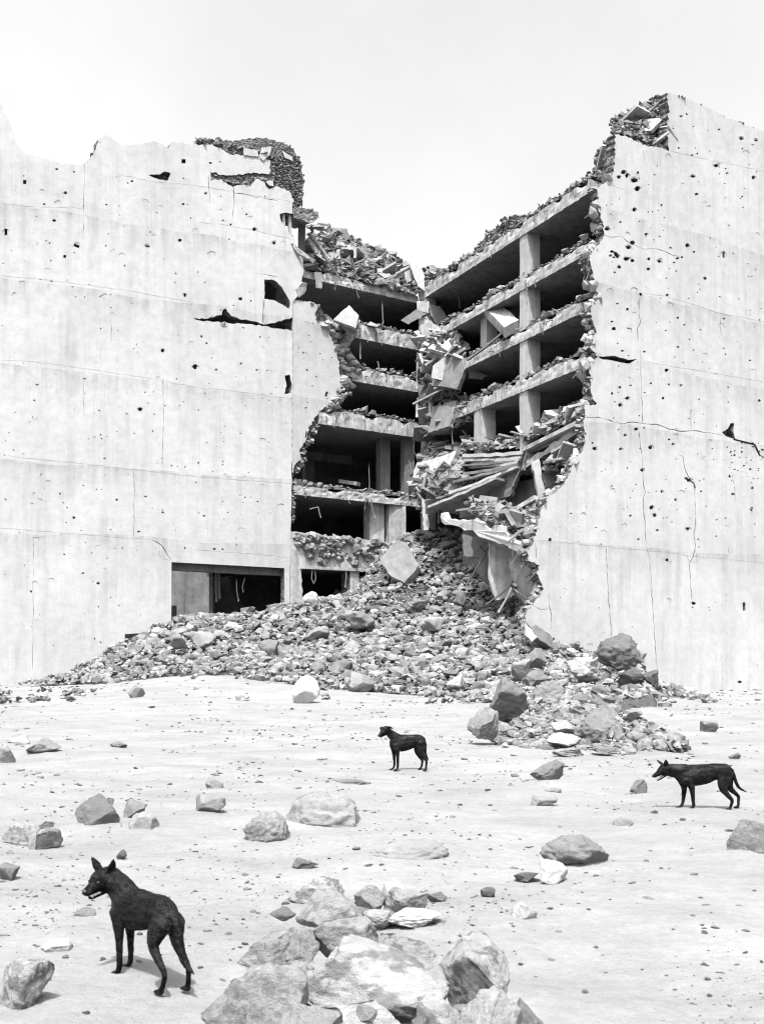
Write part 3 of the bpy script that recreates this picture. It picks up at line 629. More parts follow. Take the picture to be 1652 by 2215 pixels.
for j, w in [([cH(355, 410), cH(445, 412), cH(500, 425), cH(545, 442), cH(600, 452), cH(660, 437), cH(720, 447), cH(800, 455), cH(880, 482), cH(960, 497), cH(1040, 495), cH(1130, 505), cH(1205, 522)], 1.6),
             ([cH(705, 0), cH(708, 150), cH(714, 300), cH(718, 445)], 1.3), ([cH(692, 460), cH(700, 560), cH(712, 640), cH(718, 740), cH(722, 830), cH(735, 870), cH(718, 910), cH(727, 1000), cH(735, 1100), cH(740, 1200), cH(760, 1270), cH(768, 1400), cH(780, 1600), cH(795, 1800), cH(808, 2000)], 1.2),
             ([cH(494, 1205), cH(500, 1350), cH(512, 1550), cH(528, 1755)], 1.0), ([cH(928, 632), cH(965, 650), cH(972, 720), cH(998, 775), cH(1030, 820), cH(1037, 900), cH(1043, 1040), cH(1032, 1120), cH(1040, 1200), cH(1028, 1265), cH(1003, 1310), cH(1010, 1430), cH(1020, 1540)], 1.3),
             ([cH(970, 780), cH(990, 790), cH(1030, 815), cH(1038, 860)], 3.2), ([cH(1228, 690), cH(1262, 750), cH(1282, 850), cH(1280, 930)], 1.0), ([cH(985, 1250), cH(1000, 1290), cH(1045, 1305), cH(1040, 1220)], .8), ([cH(443, 325), cH(444, 412)], 1.2),
             ([cC(670, 680), cC(730, 700), cC(780, 720), cC(790, 755)], 1.0), ([cC(640, 1000), cC(690, 1015), cC(760, 1010), cC(790, 1040), cC(860, 1070), cC(900, 1090), cC(980, 1085), cC(1060, 1120), cC(1130, 1140)], 1.3), ([cC(870, 1400), cC(868, 1500), cC(880, 1550), cC(858, 1590), cC(862, 1660)], 1.8), ([cC(895, 470), cC(905, 520), cC(900, 540)], 1.0),
             ([cC(1375, 1500), cC(1385, 1640)], .7), ([cH(1233, 1180), cH(1255, 1280)], .6), ([cH(150, 1480), cH(145, 1560), cH(160, 1620), cH(155, 1720)], 1.2), ([cH(60, 1180), cH(72, 1230), cH(66, 1280)], 1.0), ([cH(40, 1560), cH(90, 1585), cH(155, 1580)], 1.0), ([cH(1012, 300), cH(1010, 400), cH(1015, 490)], .6), ([cH(1200, 1850), cH(1205, 2080)], .5)]: hr.append((crack(j, w * .75, 1.0, 8), .07))
for j in [[cC(885, 1360), cC(1000, 1380), cC(1130, 1410), cC(1250, 1450), cC(1380, 1495), cC(1520, 1520), cC(1652, 1545)], [cH(730, 70), cH(830, 85), cH(920, 105), cH(1060, 125), cH(1200, 150), cH(1459, 195)], [cH(50, 1163), cH(180, 1170), cH(320, 1188), cH(500, 1205), cH(700, 1222), cH(850, 1238), cH(1030, 1262), cH(1250, 1280), cH(1459, 1302)], [cC(1050, 470), cC(1300, 530), cC(1652, 600)]]: hr.append((crack(j, .6, .9, 9), .013))
def avoidR(x, y):
    lim = [(200, 1450), (320, 1440), (330, 1335), (420, 1310), (900, 1310), (1000, 1270), (1080, 1210), (1200, 1185), (1400, 1230), (1480, 1430), (1540, 1700)]
    xx = np.interp(y, [p[0] for p in lim], [p[1] for p in lim]); return x < xx or y < 215 + (x - 1445) * .4
hr += random_holes(220, (1150, 1650), (230, 1180), avoidR)
hr += random_holes(26, (1180, 1650), (1180, 1460), avoidR, (.7, 1.6))
hr += [(rough_line([(1252, 1418), (1292, 1408), (1296, 1445), (1268, 1442)], .8, 6, True), None)]
hr += dress(hr) + spalls(36, (1160, 1650), (230, 1460), avoidR)
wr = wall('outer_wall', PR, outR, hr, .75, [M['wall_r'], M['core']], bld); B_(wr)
edge_stones('edge_rubble', PR, le[14:60], .42, 170, wr, M['b_pale'] and M['stone'], (.12, .75), 2.2)
items = []
for k in range(75):
    t = R(15, 56); i = int(t); a, b = le[i], le[i + 1]; fr = t - i; s = R(.3, .75)
    items.append((PR.P(a[0] + (b[0] - a[0]) * fr + R(-2, 5), a[1] + (b[1] - a[1]) * fr + R(-3, 3), R(.2, .7)), (s, s * .9, s * 1.1), (R(-.6, .6), R(-.6, .6), R(0, 6))))
copies(SMP, 'core_stone', items, wr)
edge_stones('parapet_rubble', PR, [(1850, 352), (1652, 283), (1600, 264), (1540, 236), (1500, 218), (1447, 200)], .22, 130, wr, M['stone'], (.0, .7), 1)
# top cavity of the right wall: return face with its shade put into a darker grey, rubble slope behind the broken parapet
B_(plate('return_face', [(1444, 202, PR.Y(1444) + .3), (1443, 324, PR.Y(1443) + .3), (1413, 318, PR.Y(1443) + 5.0), (1410, 224, PR.Y(1443) + 5.0)], .4, M['plate'], bld, (.8, .55, 0)))
def patch(c00, c10, c01, c11, n, size, mat, name, sticks=0, plates=0, parent=None, label=None, cat=None, jit=.25, stick_mat=None, stickL=(.8, 3)):
    """stones, planks and broken plates strewn over the sheet spanned by four corners (x, y, Y)"""
    q = [W(*c) for c in (c00, c10, c01, c11)]
    def P(u, v): return q[0].lerp(q[1], u).lerp(q[2].lerp(q[3], u), v)
    pos = []; sz = []
    for i in range(n):
        p = P(R(0, 1), R(0, 1)); pos.append((p.x + R(-jit, jit), p.y + R(-jit, jit), p.z + R(-jit, jit))); sz.append(size * R(.4, 1.0) * (1.6 if random.random() < .12 else 1))
    V, Fc = stones_np(np.array(pos), np.array(sz), ROCK1)
    m = 24; gx = [P(i / m, j / m) for j in range(m + 1) for i in range(m + 1)]
    G = np.array([(p.x + R(-.2, .2), p.y + R(-.2, .2), p.z - .12 + R(-.2, .2)) for p in gx])
    ii = np.arange((m + 1) ** 2).reshape(m + 1, m + 1); a, b, c, d = ii[:-1, :-1].ravel(), ii[:-1, 1:].ravel(), ii[1:, 1:].ravel(), ii[1:, :-1].ravel()
    T = np.concatenate([np.stack([a, b, c], 1), np.stack([a, c, d], 1)])
    V2 = np.concatenate([V, G]); F2 = np.concatenate([Fc, T + len(V)])
    me = mesh_np(name, V2, F2); me.materials.append(mat); o = tag(link(name, me, parent), label, cat, None, 'stuff')
    if parent is bld: B_(o)
    its = []
    for i in range(sticks):
        p = P(R(0, 1), R(0, 1)); d = Vector((R(-1, 1), R(-1, 1), R(-.5, .5))).normalized()
        its.append((p + Vector((0, 0, .1)), d.to_track_quat('X', 'Z').to_matrix(), (R(*stickL) / 2, R(.04, .1), R(.03, .08))))
    for i in range(plates):
        p = P(R(0, 1), R(0, 1)); d = Vector((R(-1, 1), R(-1, 1), R(-.6, .6))).normalized()
        its.append((p + Vector((0, 0, .1)), d.to_track_quat('X', 'Z').to_matrix() @ Matrix.Rotation(R(-.9, .9), 3, 'X'), (R(.4, 1.1), R(.3, .8), R(.06, .14))))
    if its:
        V, Fc = boxes_np(its); me = mesh_np('broken_timber', V, Fc); me.materials.append(stick_mat or M['wood'])
        w = tag(link('broken_timber', me, parent or o), kind='stuff')
        if parent is bld: B_(w)
    return o
Yc = PR.Y(1385)
patch((1326, 290, Yc + .8), (1440, 322, Yc + 1.6), (1328, 262, Yc + 4.5), (1436, 204, Yc + 5), 430, .5, M['dark'], 'parapet_rubble', 6, 3, bld, stick_mat=M['slab'])
patch((1326, 372, PR.Y(1326) + .9), (1327, 290, PR.Y(1326) + .9), (1278, 400, PR.Y(1326) + 3), (1300, 330, PR.Y(1326) + 4), 300, .45, M['dark'], 'parapet_rubble', 0, 1, bld, stick_mat=M['slab'])
copies(SMP, 'core_stone', [(PR.P(1316, 385, .2), (1.1, .7, .7), (.3, .2, 1))], bld)

# ---- debris on the slab edges
for side, z, xx, *xa in slabs:
    a, b = (lx(xx), P1) if side == 'L' else (rpt(xa[0]), rpt(xx)); pos = []; sz = []; nin = PI.n if side == 'L' else ay
    for i in range(int((b - a).length * 26)):
        t = R(0, 1); d = abs(random.gauss(0, .7)); p = a.lerp(b, t) + nin * (d + .12); k = .6 + .7 * (mnoise.noise(Vector((t * 6 + z, 0, 0))) + .5)
        s = R(.1, .36) * k * (1.8 if random.random() < .1 else 1); pos.append((p.x, p.y, z + s * .25 + R(0, .25) * k)); sz.append(s)
    o = stones('floor_rubble', pos, sz, M['stone'])
    V = []; Fq = []; nn = int((b - a).length / .3)
    for i in range(nn + 1):
        p = a.lerp(b, i / nn); hh = .28 + .5 * max(-.3, mnoise.fractal(Vector((i * .12 + z, 3, 0)), 1, 2, 3))
        for d, f in ((.1, 0), (.3, .7), (.8, 1.0), (1.6, .8), (2.6, 0)): q = p + nin * (d + R(-.08, .08)); V.append((q.x, q.y, z - .03 + f * hh + R(-.05, .05)))
    for i in range(nn):
        for k in range(4): Fq.append((5 * i + k, 5 * i + k + 1, 5 * i + 6 + k, 5 * i + 5 + k))
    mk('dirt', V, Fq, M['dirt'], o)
    lv = {31.8: 'roof', 31.95: 'roof', 27.9: 'top floor', 28.1: 'top floor', 24.4: 'second floor from the top', 24.5: 'second floor from the top', 20.6: 'third floor from the top', 20.95: 'third floor from the top', 14.85: 'lowest open floor'}
    k = min(lv, key=lambda q: abs(q - z) if q < z else 99)
    tag(o, 'stones strewn along the edge of the %s, %s of the broken corner column' % (lv[k], 'left' if side == 'L' else 'right'), 'rubble', None, 'stuff')

# ---- roof rubble: mound on the left, stone parapet on the right
roof_l = patch((655, 575, 93.5), (905, 632, 99.5), (676, 487, 100), (878, 585, 106), 520, .75, M['dark'], 'roof_rubble', 46, 18, None, 'dark rubble mound sliding down the roof left of the gap', 'rubble', .35)
patch((672, 520, 97), (880, 600, 103), (700, 488, 101), (868, 570, 107), 260, 1.0, M['stone'], 'roof_rubble', 0, 0, None, 'larger grey stones on the crest of the roof rubble mound', 'rubble', .3)
patch((905, 632, 101), (985, 600, 97), (908, 585, 106), (985, 585, 103), 260, .5, M['dark'], 'roof_rubble', 4, 3, None, 'low gravel bank on the roof above the corner column', 'rubble')
zr = 32.9
def parapet(xa, xb, ha, hb, n, size, mat):
    pos = []; sz = []
    for i in range(n):
        t = R(0, 1); x = xa + (xb - xa) * t; p = rpt(x) + ay * R(.35, 1.2); h = ha + (hb - ha) * t
        pos.append((p.x, p.y, zr + R(-.2, 1) * h)); sz.append(size * R(.6, 1.4))
    return pos, sz
def stone_strip(xa, xb, ha, hb, n, size):
    pos, sz = parapet(xa, xb, ha, hb, n, size, None); o = stones('parapet_rubble', pos, sz, M['dark'], bld); tag(o, kind='stuff'); B_(o)
    V = []; Fc = []
    for i in range(13):
        t = i / 12; p = rpt(xa + (xb - xa) * t); h = ha + (hb - ha) * t
        for d, z in ((.55, -.1), (.55, h * .85), (1.3, h * .85), (1.3, -.1)): q = p + ay * d; V.append((q.x, q.y, zr + z + R(-.08, .08)))
    for i in range(12):
        for k in range(4): Fc.append((4 * i + k, 4 * i + (k + 1) % 4, 4 * i + 4 + (k + 1) % 4, 4 * i + 4 + k))
    Fc += [(0, 1, 2, 3), (51, 50, 49, 48)]
    B_(mk('parapet_core', V, Fc, M['gravel'], bld))
stone_strip(1012, 1040, .3, 1.3, 110, .3); stone_strip(1040, 1085, 1.35, 1.5, 230, .3); stone_strip(1085, 1122, 1.5, 1.0, 180, .3)
stone_strip(1122, 1200, .5, .6, 200, .28); stone_strip(1200, 1286, .45, .6, 200, .28)
tag(copies(SMP, 'roof_block', [(rpt(1172) + ay * .8 + Vector((0, 0, 33.5)), (1.3, .9, .9), (.2, .3, .4))], None)[0], 'pale pointed stone on the sloping roof edge above the tall column', 'stone')

# ---- torn plates and hanging things round the corner column
tagn = [('tilted_panel', [cB(70, 655), cB(130, 645), cB(172, 715), cB(182, 852), cB(130, 815)], 98.8, .35, 'pale', 'tall pale concrete panel leaning on the roof at the inner corner'),
        ('broken_slab', [cB(0, 690), cB(75, 660), cB(90, 770), cB(30, 800), cB(0, 790)], 99.3, .4, 'slab', 'grey broken block beside the leaning panel on the roof'),
        ('broken_slab', [cA(585, 1190), cA(715, 1073), cA(795, 1160), cA(770, 1262), cA(600, 1200)], 93.8, .7, 'pale', 'bright white slab fragment perched on the broken return wall'),
        ('broken_slab', [cA(860, 1235), cA(890, 1208), cA(955, 1240), cA(945, 1252)], 96.8, .5, 'pale', 'small white stone on the top floor edge beside the white slab')]
for nm, poly, Yv, th, mt, lab in tagn:
    o = plate(nm, [(x, y, Yv) for x, y in poly], th, M[mt], None, None, 1.0, M['slab']); tag(o, lab, 'concrete slab')
parts = [('torn_plate', [cB(210, 950), cB(290, 960), cB(365, 1065), cB(270, 1102), cB(225, 1030)], 98.6, .15, 'plate'), ('torn_plate', [cB(5, 1065), cB(120, 985), cB(195, 1018), cB(120, 1060), cB(60, 1095)], 98.2, .15, 'plate'),
         ('column_head', [cB(120, 925), cB(212, 925), cB(212, 1012), cB(160, 1000), cB(130, 1005)], 98.6, .9, 'slab'), ('torn_plate', [cB(140, 1050), cB(195, 1035), cB(250, 1150), cB(235, 1190), cB(150, 1160)], 98.5, .3, 'slab'),
         ('hanging_sheet', [cB(405, 1155), cB(435, 1165), cB(432, 1300), cB(415, 1460), cB(395, 1450), cB(380, 1492), cB(300, 1505), cB(230, 1490), cB(240, 1400), cB(330, 1335), cB(392, 1235)], 94.5, .12, 'column'),
         ('torn_plate', [cB(140, 1165), cB(250, 1170), cB(215, 1290), cB(150, 1280)], 98.2, .3, 'slab'), ('torn_plate', [cB(300, 1510), cB(375, 1500), cB(370, 1590), cB(345, 1570), cB(305, 1600)], 95, .12, 'plate'),
         ('torn_plate', [cB(130, 1540), cB(190, 1550), cB(230, 1600), cB(140, 1640)], 97.5, .12, 'plate'), ('torn_plate', [cB(500, 1420), cB(640, 1470), cB(600, 1500), cB(510, 1490)], 93, .15, 'plate'), ('torn_plate', [cB(430, 1270), cB(490, 1300), cB(480, 1360), cB(440, 1330)], 94, .2, 'slab')]
for nm, poly, Yv, th, mt in parts: B_(plate(nm, [(x, y, Yv) for x, y in poly], th, M[mt], bld))
o = plate('fallen_slab', [(*cB(600, 950), 90.5), (*cB(735, 945), 89.5), (*cB(872, 1062), 85.5), (*cB(765, 1118), 86.0)], .75, M['slab'], None, (0.15, .45, -.88)); tag(o, 'thick grey slab tipped across the top floor against the tall column', 'concrete slab')
o = plate('broken_slab', [(*cA(620, 1215), 94.6), (*cA(770, 1262), 94.6), (*cA(760, 1320), 95), (*cA(680, 1290), 95)], 1.5, M['inner'], bld); B_(o)
for poly, mt in (([(955, 768, 95), (1016, 776, 92.6), (988, 842, 93), (932, 832, 95.4)], 'plate'), ([(935, 880, 96), (987, 866, 94), (974, 922, 93.6), (925, 936, 95.6)], 'plate'), ([(902, 1000, 96), (986, 974, 92), (962, 1044, 91.4), (882, 1074, 95)], 'slab'), ([(1058, 1034, 88), (1122, 1014, 85), (1102, 1072, 85.4), (1050, 1090, 88)], 'plate'), ([(918, 690, 98), (962, 712, 96), (950, 760, 96), (912, 748, 98)], 'slab')):
    plate('sagging_slab', poly, .35, M[mt], bld, None, 2.2, M['plate'])
# debris tangle left of the hanging slabs
patch((910, 800, 98), (1015, 795, 93.0), (912, 720, 99), (985, 720, 95), 260, .5, M['stone'], 'hanging_rubble', 12, 26, bld, stick_mat=M['slab'])
patch((908, 945, 98.5), (1020, 905, 92), (915, 880, 99), (1030, 860, 94), 210, .5, M['stone'], 'hanging_rubble', 16, 12, bld, stick_mat=M['plate'])
patch((908, 870, 98), (985, 850, 95), (910, 790, 98.5), (985, 790, 95.5), 60, .5, M['stone'], 'hanging_rubble', 10, 18, bld, stick_mat=M['plate'])
o = patch((885, 1075, 95), (1000, 1010, 90.5), (915, 975, 99), (1000, 965, 95), 420, .6, M['stone'], 'sagging_rubble', 26, 24, bld, stick_mat=M['plate'])
o = patch((915, 1110, 94), (1040, 1050, 88), (900, 1060, 95), (990, 1000, 91), 170, .5, M['stone'], 'sagging_rubble', 30, 14, bld, stick_mat=M['plate'])
patch((1000, 968, 92), (1130, 962, 85.5), (1010, 950, 95), (1130, 945, 88), 190, .5, M['stone'], 'sagging_rubble', 6, 3, bld)
patch((1135, 950, 84), (1265, 890, 77.5), (1150, 915, 87), (1270, 868, 80), 260, .6, M['stone'], 'sagging_rubble', 16, 8, bld, stick_mat=M['slab'])
patch((1180, 1020, 78), (1240, 985, 77), (1190, 1000, 80), (1245, 975, 78.5), 70, .45, M['stone'], 'sagging_rubble', 10, 4, bld)
# sagging floor: stack of bent sheets
for a, b, mt in ((cE(455, 580), cE(905, 555), 'pale'), (cE(450, 600), cE(900, 575), 'inner'), (cE(465, 618), cE(885, 596), 'slab'), (cE(520, 636), cE(870, 612), 'pale'), (cE(440, 655), cE(870, 622), 'inner'), (cE(500, 668), cE(862, 632), 'pale'), (cE(420, 720), cE(862, 645), 'plate'), (cE(385, 775), cE(860, 650), 'inner'), (cE(355, 858), cE(860, 662), 'pale'), (cE(200, 960), cE(700, 745), 'slab')):
    n = 9; V = []; Fc = []; Ya, Yb = 90.0 + R(-.4, .4), 84.4 + R(-.2, .2); th = R(.14, .26)
    for i in range(n + 1):
        t = i / n; x = a[0] + (b[0] - a[0]) * t; y = a[1] + (b[1] - a[1]) * t + math.sin(t * 3.14) * R(0, 3); Yv = Ya + (Yb - Ya) * t + R(-.15, .15)
        p = W(x, y, Yv); k = p + Vector((3.5, 5, R(-.1, .3)))
        V += [p, p - Vector((0, 0, th)), k - Vector((0, 0, th)), k]
    for i in range(n):
        for k in range(4): Fc.append((4 * i + k, 4 * i + (k + 1) % 4, 4 * i + 4 + (k + 1) % 4, 4 * i + 4 + k))
    Fc += [(0, 1, 2, 3), (4 * n + 3, 4 * n + 2, 4 * n + 1, 4 * n)]
    B_(mk('sagging_sheet', V, Fc, M[mt], bld))
B_(beam('slab_edge', W(*cE(915, 550), 84.3), W(*cE(1312, 355), 77.6), .5, .28, M['pale'], bld))
B_(plate('slab_underside', [(*cE(940, 555), 84.4), (*cE(1310, 372), 77.8), (*cE(1300, 410), 79), (*cE(1070, 560), 88), (*cE(960, 580), 86)], .3, M['inner'], bld, (0, 0, -1)))
for poly, Yv, th, mt, nm in (([cE(965, 640), cE(1020, 615), cE(1035, 700), cE(1072, 880), cE(1050, 965), cE(1025, 972)], 80.5, .5, 'pale', 'hanging_post'), ([cE(1040, 720), cE(1200, 690), cE(1215, 760), cE(1070, 825)], 79, .6, 'plate', 'torn_plate'),
                             ([cE(160, 905), cE(185, 920), cE(215, 1100), cE(205, 1138), cE(172, 1140)], 93, .4, 'column', 'hanging_post'), ([cE(590, 1000), cE(610, 995), cE(720, 1030), cE(715, 1042)], 82.5, .8, 'pale', 'torn_plate'), ([cE(680, 1005), cE(770, 955), cE(820, 965), cE(735, 1025)], 83, .5, 'slab', 'torn_plate'),
                             ([cE(930, 985), cE(955, 975), cE(1005, 1045), cE(975, 1050)], 79, .3, 'plate', 'torn_plate'), ([cE(440, 935), cE(530, 900), cE(635, 850), cE(635, 1020), cE(440, 1050)], 89, .4, 'inner', 'torn_plate')):
    B_(plate(nm, [(x, y, Yv) for x, y in poly], th, M[mt], bld))
B_(beam('fallen_joist', W(*cE(800, 1020), 82), W(*cE(1000, 900), 80), .42, .3, M['slab'], bld))
# lower broken slab with its bright torn edge
edge = [cE(300, 1015), cE(320, 1010), cE(345, 1060), cE(400, 1065), cE(455, 1060), cE(480, 1075), cE(560, 1052), cE(600, 1075), cE(640, 1122), cE(665, 1140), cE(690, 1100), cE(735, 1108), cE(770, 1115), cE(790, 1180), cE(830, 1210), cE(900, 1240), cE(970, 1225)]
edge2 = [cE(965, 1250), cE(880, 1308), cE(830, 1285), cE(760, 1240), cE(725, 1240), cE(700, 1228), cE(660, 1215), cE(600, 1200), cE(560, 1170), cE(535, 1140), cE(470, 1140), cE(400, 1105), cE(330, 1100), cE(305, 1080)]
ye = lambda x: np.interp(x, [950, 1150], [84.5, 74.6])
B_(plate('torn_slab_edge', [(x, y, ye(x)) for x, y in edge + edge2], .6, M['pale'], bld, (.55, .8, .1), 2.0))
patch((1030, 1105, 80.6), (1165, 1170, 75.5), (1010, 1085, 87), (1165, 1105, 80), 330, .5, M['stone'], 'slab_rubble', 50, 14, bld, stick_mat=M['plate'])
for poly, Yv, th, mt in (([cG(570, 110), cG(640, 125), cG(702, 150), cG(665, 235), cG(580, 220)], 84.5, .5, 'plate'), ([cG(708, 160), cG(755, 180), cG(800, 200), cG(832, 420), cG(815, 432), cG(742, 446), cG(705, 340)], 80, .6, 'slab'), ([cG(828, 185), cG(905, 235), cG(900, 260), cG(835, 352)], 77.5, .5, 'slab'), ([cG(660, 220), cG(705, 170), cG(705, 380), cG(650, 300)], 82, .5, 'inner')):
    B_(plate('hanging_panel', [(x, y, Yv) for x, y in poly], th, M[mt], bld))
vwall('partition_wall', W(1000, 1430, 92), W(1200, 1430, 84), -1, 15, .4, M['inner'])
# bulging plaster skin at the foot of the right wall
B_(plate('loose_plaster', [(1135, 1338, 72.6), (1160, 1352, 72.6), (1192, 1376, 73.2), (1198, 1404, 73.3), (1168, 1385, 72.4), (1142, 1352, 72.2)], .5, M['plate'], bld))
B_(plate('loose_plaster', [(1135, 1350, 71.6), (1150, 1362, 71.5), (1162, 1378, 71.4), (1150, 1388, 71.3), (1136, 1374, 71.4)], .4, M['pale'], bld))

# ---- steel bars, cables
def bar(pts, r, mat='metal', name='rebar'):
    out = []
    for i in range(len(pts) - 1):
        for k in range(3):
            t = k / 3; a, b = pts[i], pts[i + 1]; out.append(W(a[0] + (b[0] - a[0]) * t + R(-.5, .5), a[1] + (b[1] - a[1]) * t, a[2] + (b[2] - a[2]) * t))
    out.append(W(*pts[-1])); return B_(tube(name, out, r, M[mat], bld))
def seq(c, pts, Yv): return [(*c(x, y), Yv) for x, y in pts]
for pts, r, mt in ((seq(cA, [(985, 1040), (992, 1160), (995, 1228)], 97.5), .05, 'cable'), (seq(cA, [(805, 1370), (808, 1520)], 96), .06, 'cable'), (seq(cA, [(965, 1615), (955, 1550), (945, 1540)], 97), .06, 'cable'), (seq(cB, [(520, 715), (518, 780), (514, 838)], 95), .05, 'cable'), (seq(cB, [(425, 800), (432, 900), (438, 980)], 97), .04, 'cable'),
                   (seq(cB, [(185, 1400), (260, 1350), (390, 1235)], 96), .14, 'wood'), (seq(cB, [(490, 1360), (620, 1270), (760, 1150), (870, 1080)], 87), .1, 'metal'), (seq(cB, [(370, 1480), (380, 1560), (420, 1600), (450, 1590)], 94), .05, 'cable'), (seq(cE, [(95, 215), (260, 130), (400, 60)], 95), .1, 'wood'), (seq(cE, [(375, 290), (380, 400), (385, 500)], 94), .04, 'cable'),
                   (seq(cE, [(300, 930), (285, 1010), (282, 1090)], 91), .07, 'cable'), (seq(cE, [(930, 590), (915, 640), (915, 700)], 84), .05, 'cable'), (seq(cE, [(880, 690), (850, 760), (828, 815)], 84), .05, 'cable'), (seq(cE, [(1310, 420), (1318, 500), (1290, 560), (1230, 590), (1170, 605), (1165, 640)], 79), .06, 'metal'), (seq(cE, [(975, 700), (1000, 850), (1025, 970)], 80.3), .05, 'cable'),
                   (seq(cG, [(820, 370), (860, 440), (890, 490)], 75), .07, 'metal'), (seq(cG, [(830, 390), (880, 430), (930, 460)], 74.5), .09, 'wood'), (seq(cG, [(755, 510), (800, 430), (830, 370)], 76), .09, 'wood'), (seq(cG, [(690, 470), (760, 420), (840, 340)], 78), .06, 'metal'), (seq(cG, [(660, 170), (690, 210), (640, 290), (590, 370)], 81), .06, 'metal'), (seq(cG, [(930, 420), (945, 370), (960, 330)], 74), .2, 'plate'),
                   (seq(cF, [(700, 345), (698, 440), (700, 540)], 92), .1, 'metal'), (seq(cF, [(712, 350), (716, 440), (718, 520)], 92), .13, 'metal'), (seq(cF, [(820, 400), (822, 470), (832, 535)], 91), .05, 'metal'), (seq(cF, [(870, 390), (855, 450), (860, 480)], 91), .04, 'metal'), (seq(cF, [(1275, 345), (1270, 400), (1285, 430), (1295, 400), (1290, 350)], 92.7), .04, 'cable'), (seq(cF, [(1480, 350), (1478, 400), (1472, 450)], 92.7), .05, 'cable'),
                   (seq(cD, [(850, 1880), (860, 1960), (885, 2040)], 96), .05, 'cable'), (seq(cD, [(305, 1965), (380, 1945), (395, 2000), (405, 2040)], 93.5), .05, 'cable'), (seq(cD, [(1185, 1510), (1200, 1600), (1205, 1780)], 98), .06, 'cable'), (seq(cD, [(1260, 1480), (1265, 1560), (1255, 1640)], 98), .06, 'cable'), (seq(cD, [(830, 1560), (835, 1700), (835, 1790)], 98), .04, 'cable'), (seq(cD, [(1235, 1340), (1225, 1450), (1255, 1500)], 98.5), .06, 'metal'), (seq(cD, [(1262, 570), (1258, 800), (1260, 900)], 99), .1, 'column'), (seq(cD, [(1290, 930), (1295, 1050), (1300, 1160)], 98.5), .08, 'metal'), (seq(cD, [(1260, 1000), (1258, 1150)], 98.7), .14, 'column'), (seq(cD, [(1395, 920), (1385, 1040), (1380, 1140)], 97), .25, 'inner'),
                   (seq(cA, [(250, 590), (340, 660), (430, 720)], 93.2), .2, 'wood'), (seq(cA, [(380, 480), (430, 540), (550, 695)], 94.5), .14, 'wood'), (seq(cA, [(480, 640), (560, 740), (630, 840)], 93.5), .08, 'metal'), (seq(cA, [(235, 570), (300, 650), (380, 690)], 92.6), .12, 'wood'), (seq(cA, [(1050, 870), (1120, 810), (1215, 765)], 98.5), .14, 'wood')):
    bar(pts, r, mt, 'rebar' if mt == 'metal' else 'hanging_cable' if mt == 'cable' else 'loose_timber' if mt == 'wood' else 'bent_strip')
B_(plate('torn_plate', [(*cA(425, 800), 93.2), (*cA(488, 800), 93.4), (*cA(490, 935), 93.2), (*cA(440, 928), 93.2)], .1, M['plate'], bld))
for poly, Yv, mt in (([cA(385, 540), cA(420, 520), (*cA(500, 640),), cA(490, 705), cA(430, 640)], 94.5, 'slab'), ([cA(610, 615), cA(640, 612), cA(640, 690), cA(615, 690)], 97, 'slab'), ([cA(650, 595), cA(770, 590), cA(775, 680), cA(752, 685), cA(750, 615), cA(655, 612)], 98, 'slab'), ([cA(660, 700), cA(720, 670), cA(755, 720), cA(740, 745)], 97, 'plate'), ([cA(945, 770), cA(985, 768), cA(990, 805), cA(950, 800)], 98, 'pale'), ([cA(940, 800), cA(1050, 812), cA(1055, 835), cA(1010, 850)], 98, 'pale'), ([cA(835, 700), cA(880, 745), cA(850, 755)], 98, 'slab'), ([cA(465, 450), cA(530, 418), cA(535, 435), cA(475, 465)], 99, 'pale')):
    o = plate('broken_slab', [(p[0], p[1], Yv) for p in poly], .25, M[mt], bld); B_(o)
# bent bars sticking out of the broken slabs and wall edges
for side, z, xx, *xa in slabs:
    a, b = (lx(xx), P1) if side == 'L' else (rpt(xa[0]), rpt(xx)); nin = PI.n if side == 'L' else ay
    for k in range(7):
        p = a.lerp(b, R(.02, .98)) + Vector((0, 0, z - R(.1, .7))); o_ = -nin; d = Vector((R(-.4, .4), R(-.3, .3), R(-1, .3)))
        q = p + o_ * R(.15, .4) + d * .2; e = q + d * R(.3, .9) + Vector((0, 0, -R(0, .4)))
        tube('rebar', [p + nin * .3, p, q, q.lerp(e, .5) + Vector((R(-.1, .1), 0, R(-.05, .1))), e], .035, M['metal'], bld)
for k in range(40):
    i = random.randint(16, 56); x, y = le[i]; p = PR.P(x, y, R(.15, .6)); d = Vector((-R(.3, 1), R(-.3, .3), R(-.8, .5)))
    tube('rebar', [p + PR.e * .3, p, p + d * R(.2, .5), p + d * R(.5, .9) + Vector((0, 0, -R(0, .4)))], .035, M['metal'], bld)
B_(plate('corner_flake', [(*cA(275, 940), 92.6), (*cA(330, 880), 92.8), (*cA(370, 890), 93.2), (*cA(350, 970), 93.2), (*cA(300, 1010), 92.8)], .5, M['slab'], bld))
B_(plate('loose_plaster', [(572, 650, PL.Y(572) + .1), (620, 668, PL.Y(620) + .1), (622, 685, PL.Y(622) + .1), (600, 694, PL.Y(600) + .1), (572, 699, PL.Y(572) + .1)], .2, M['pale'], bld))

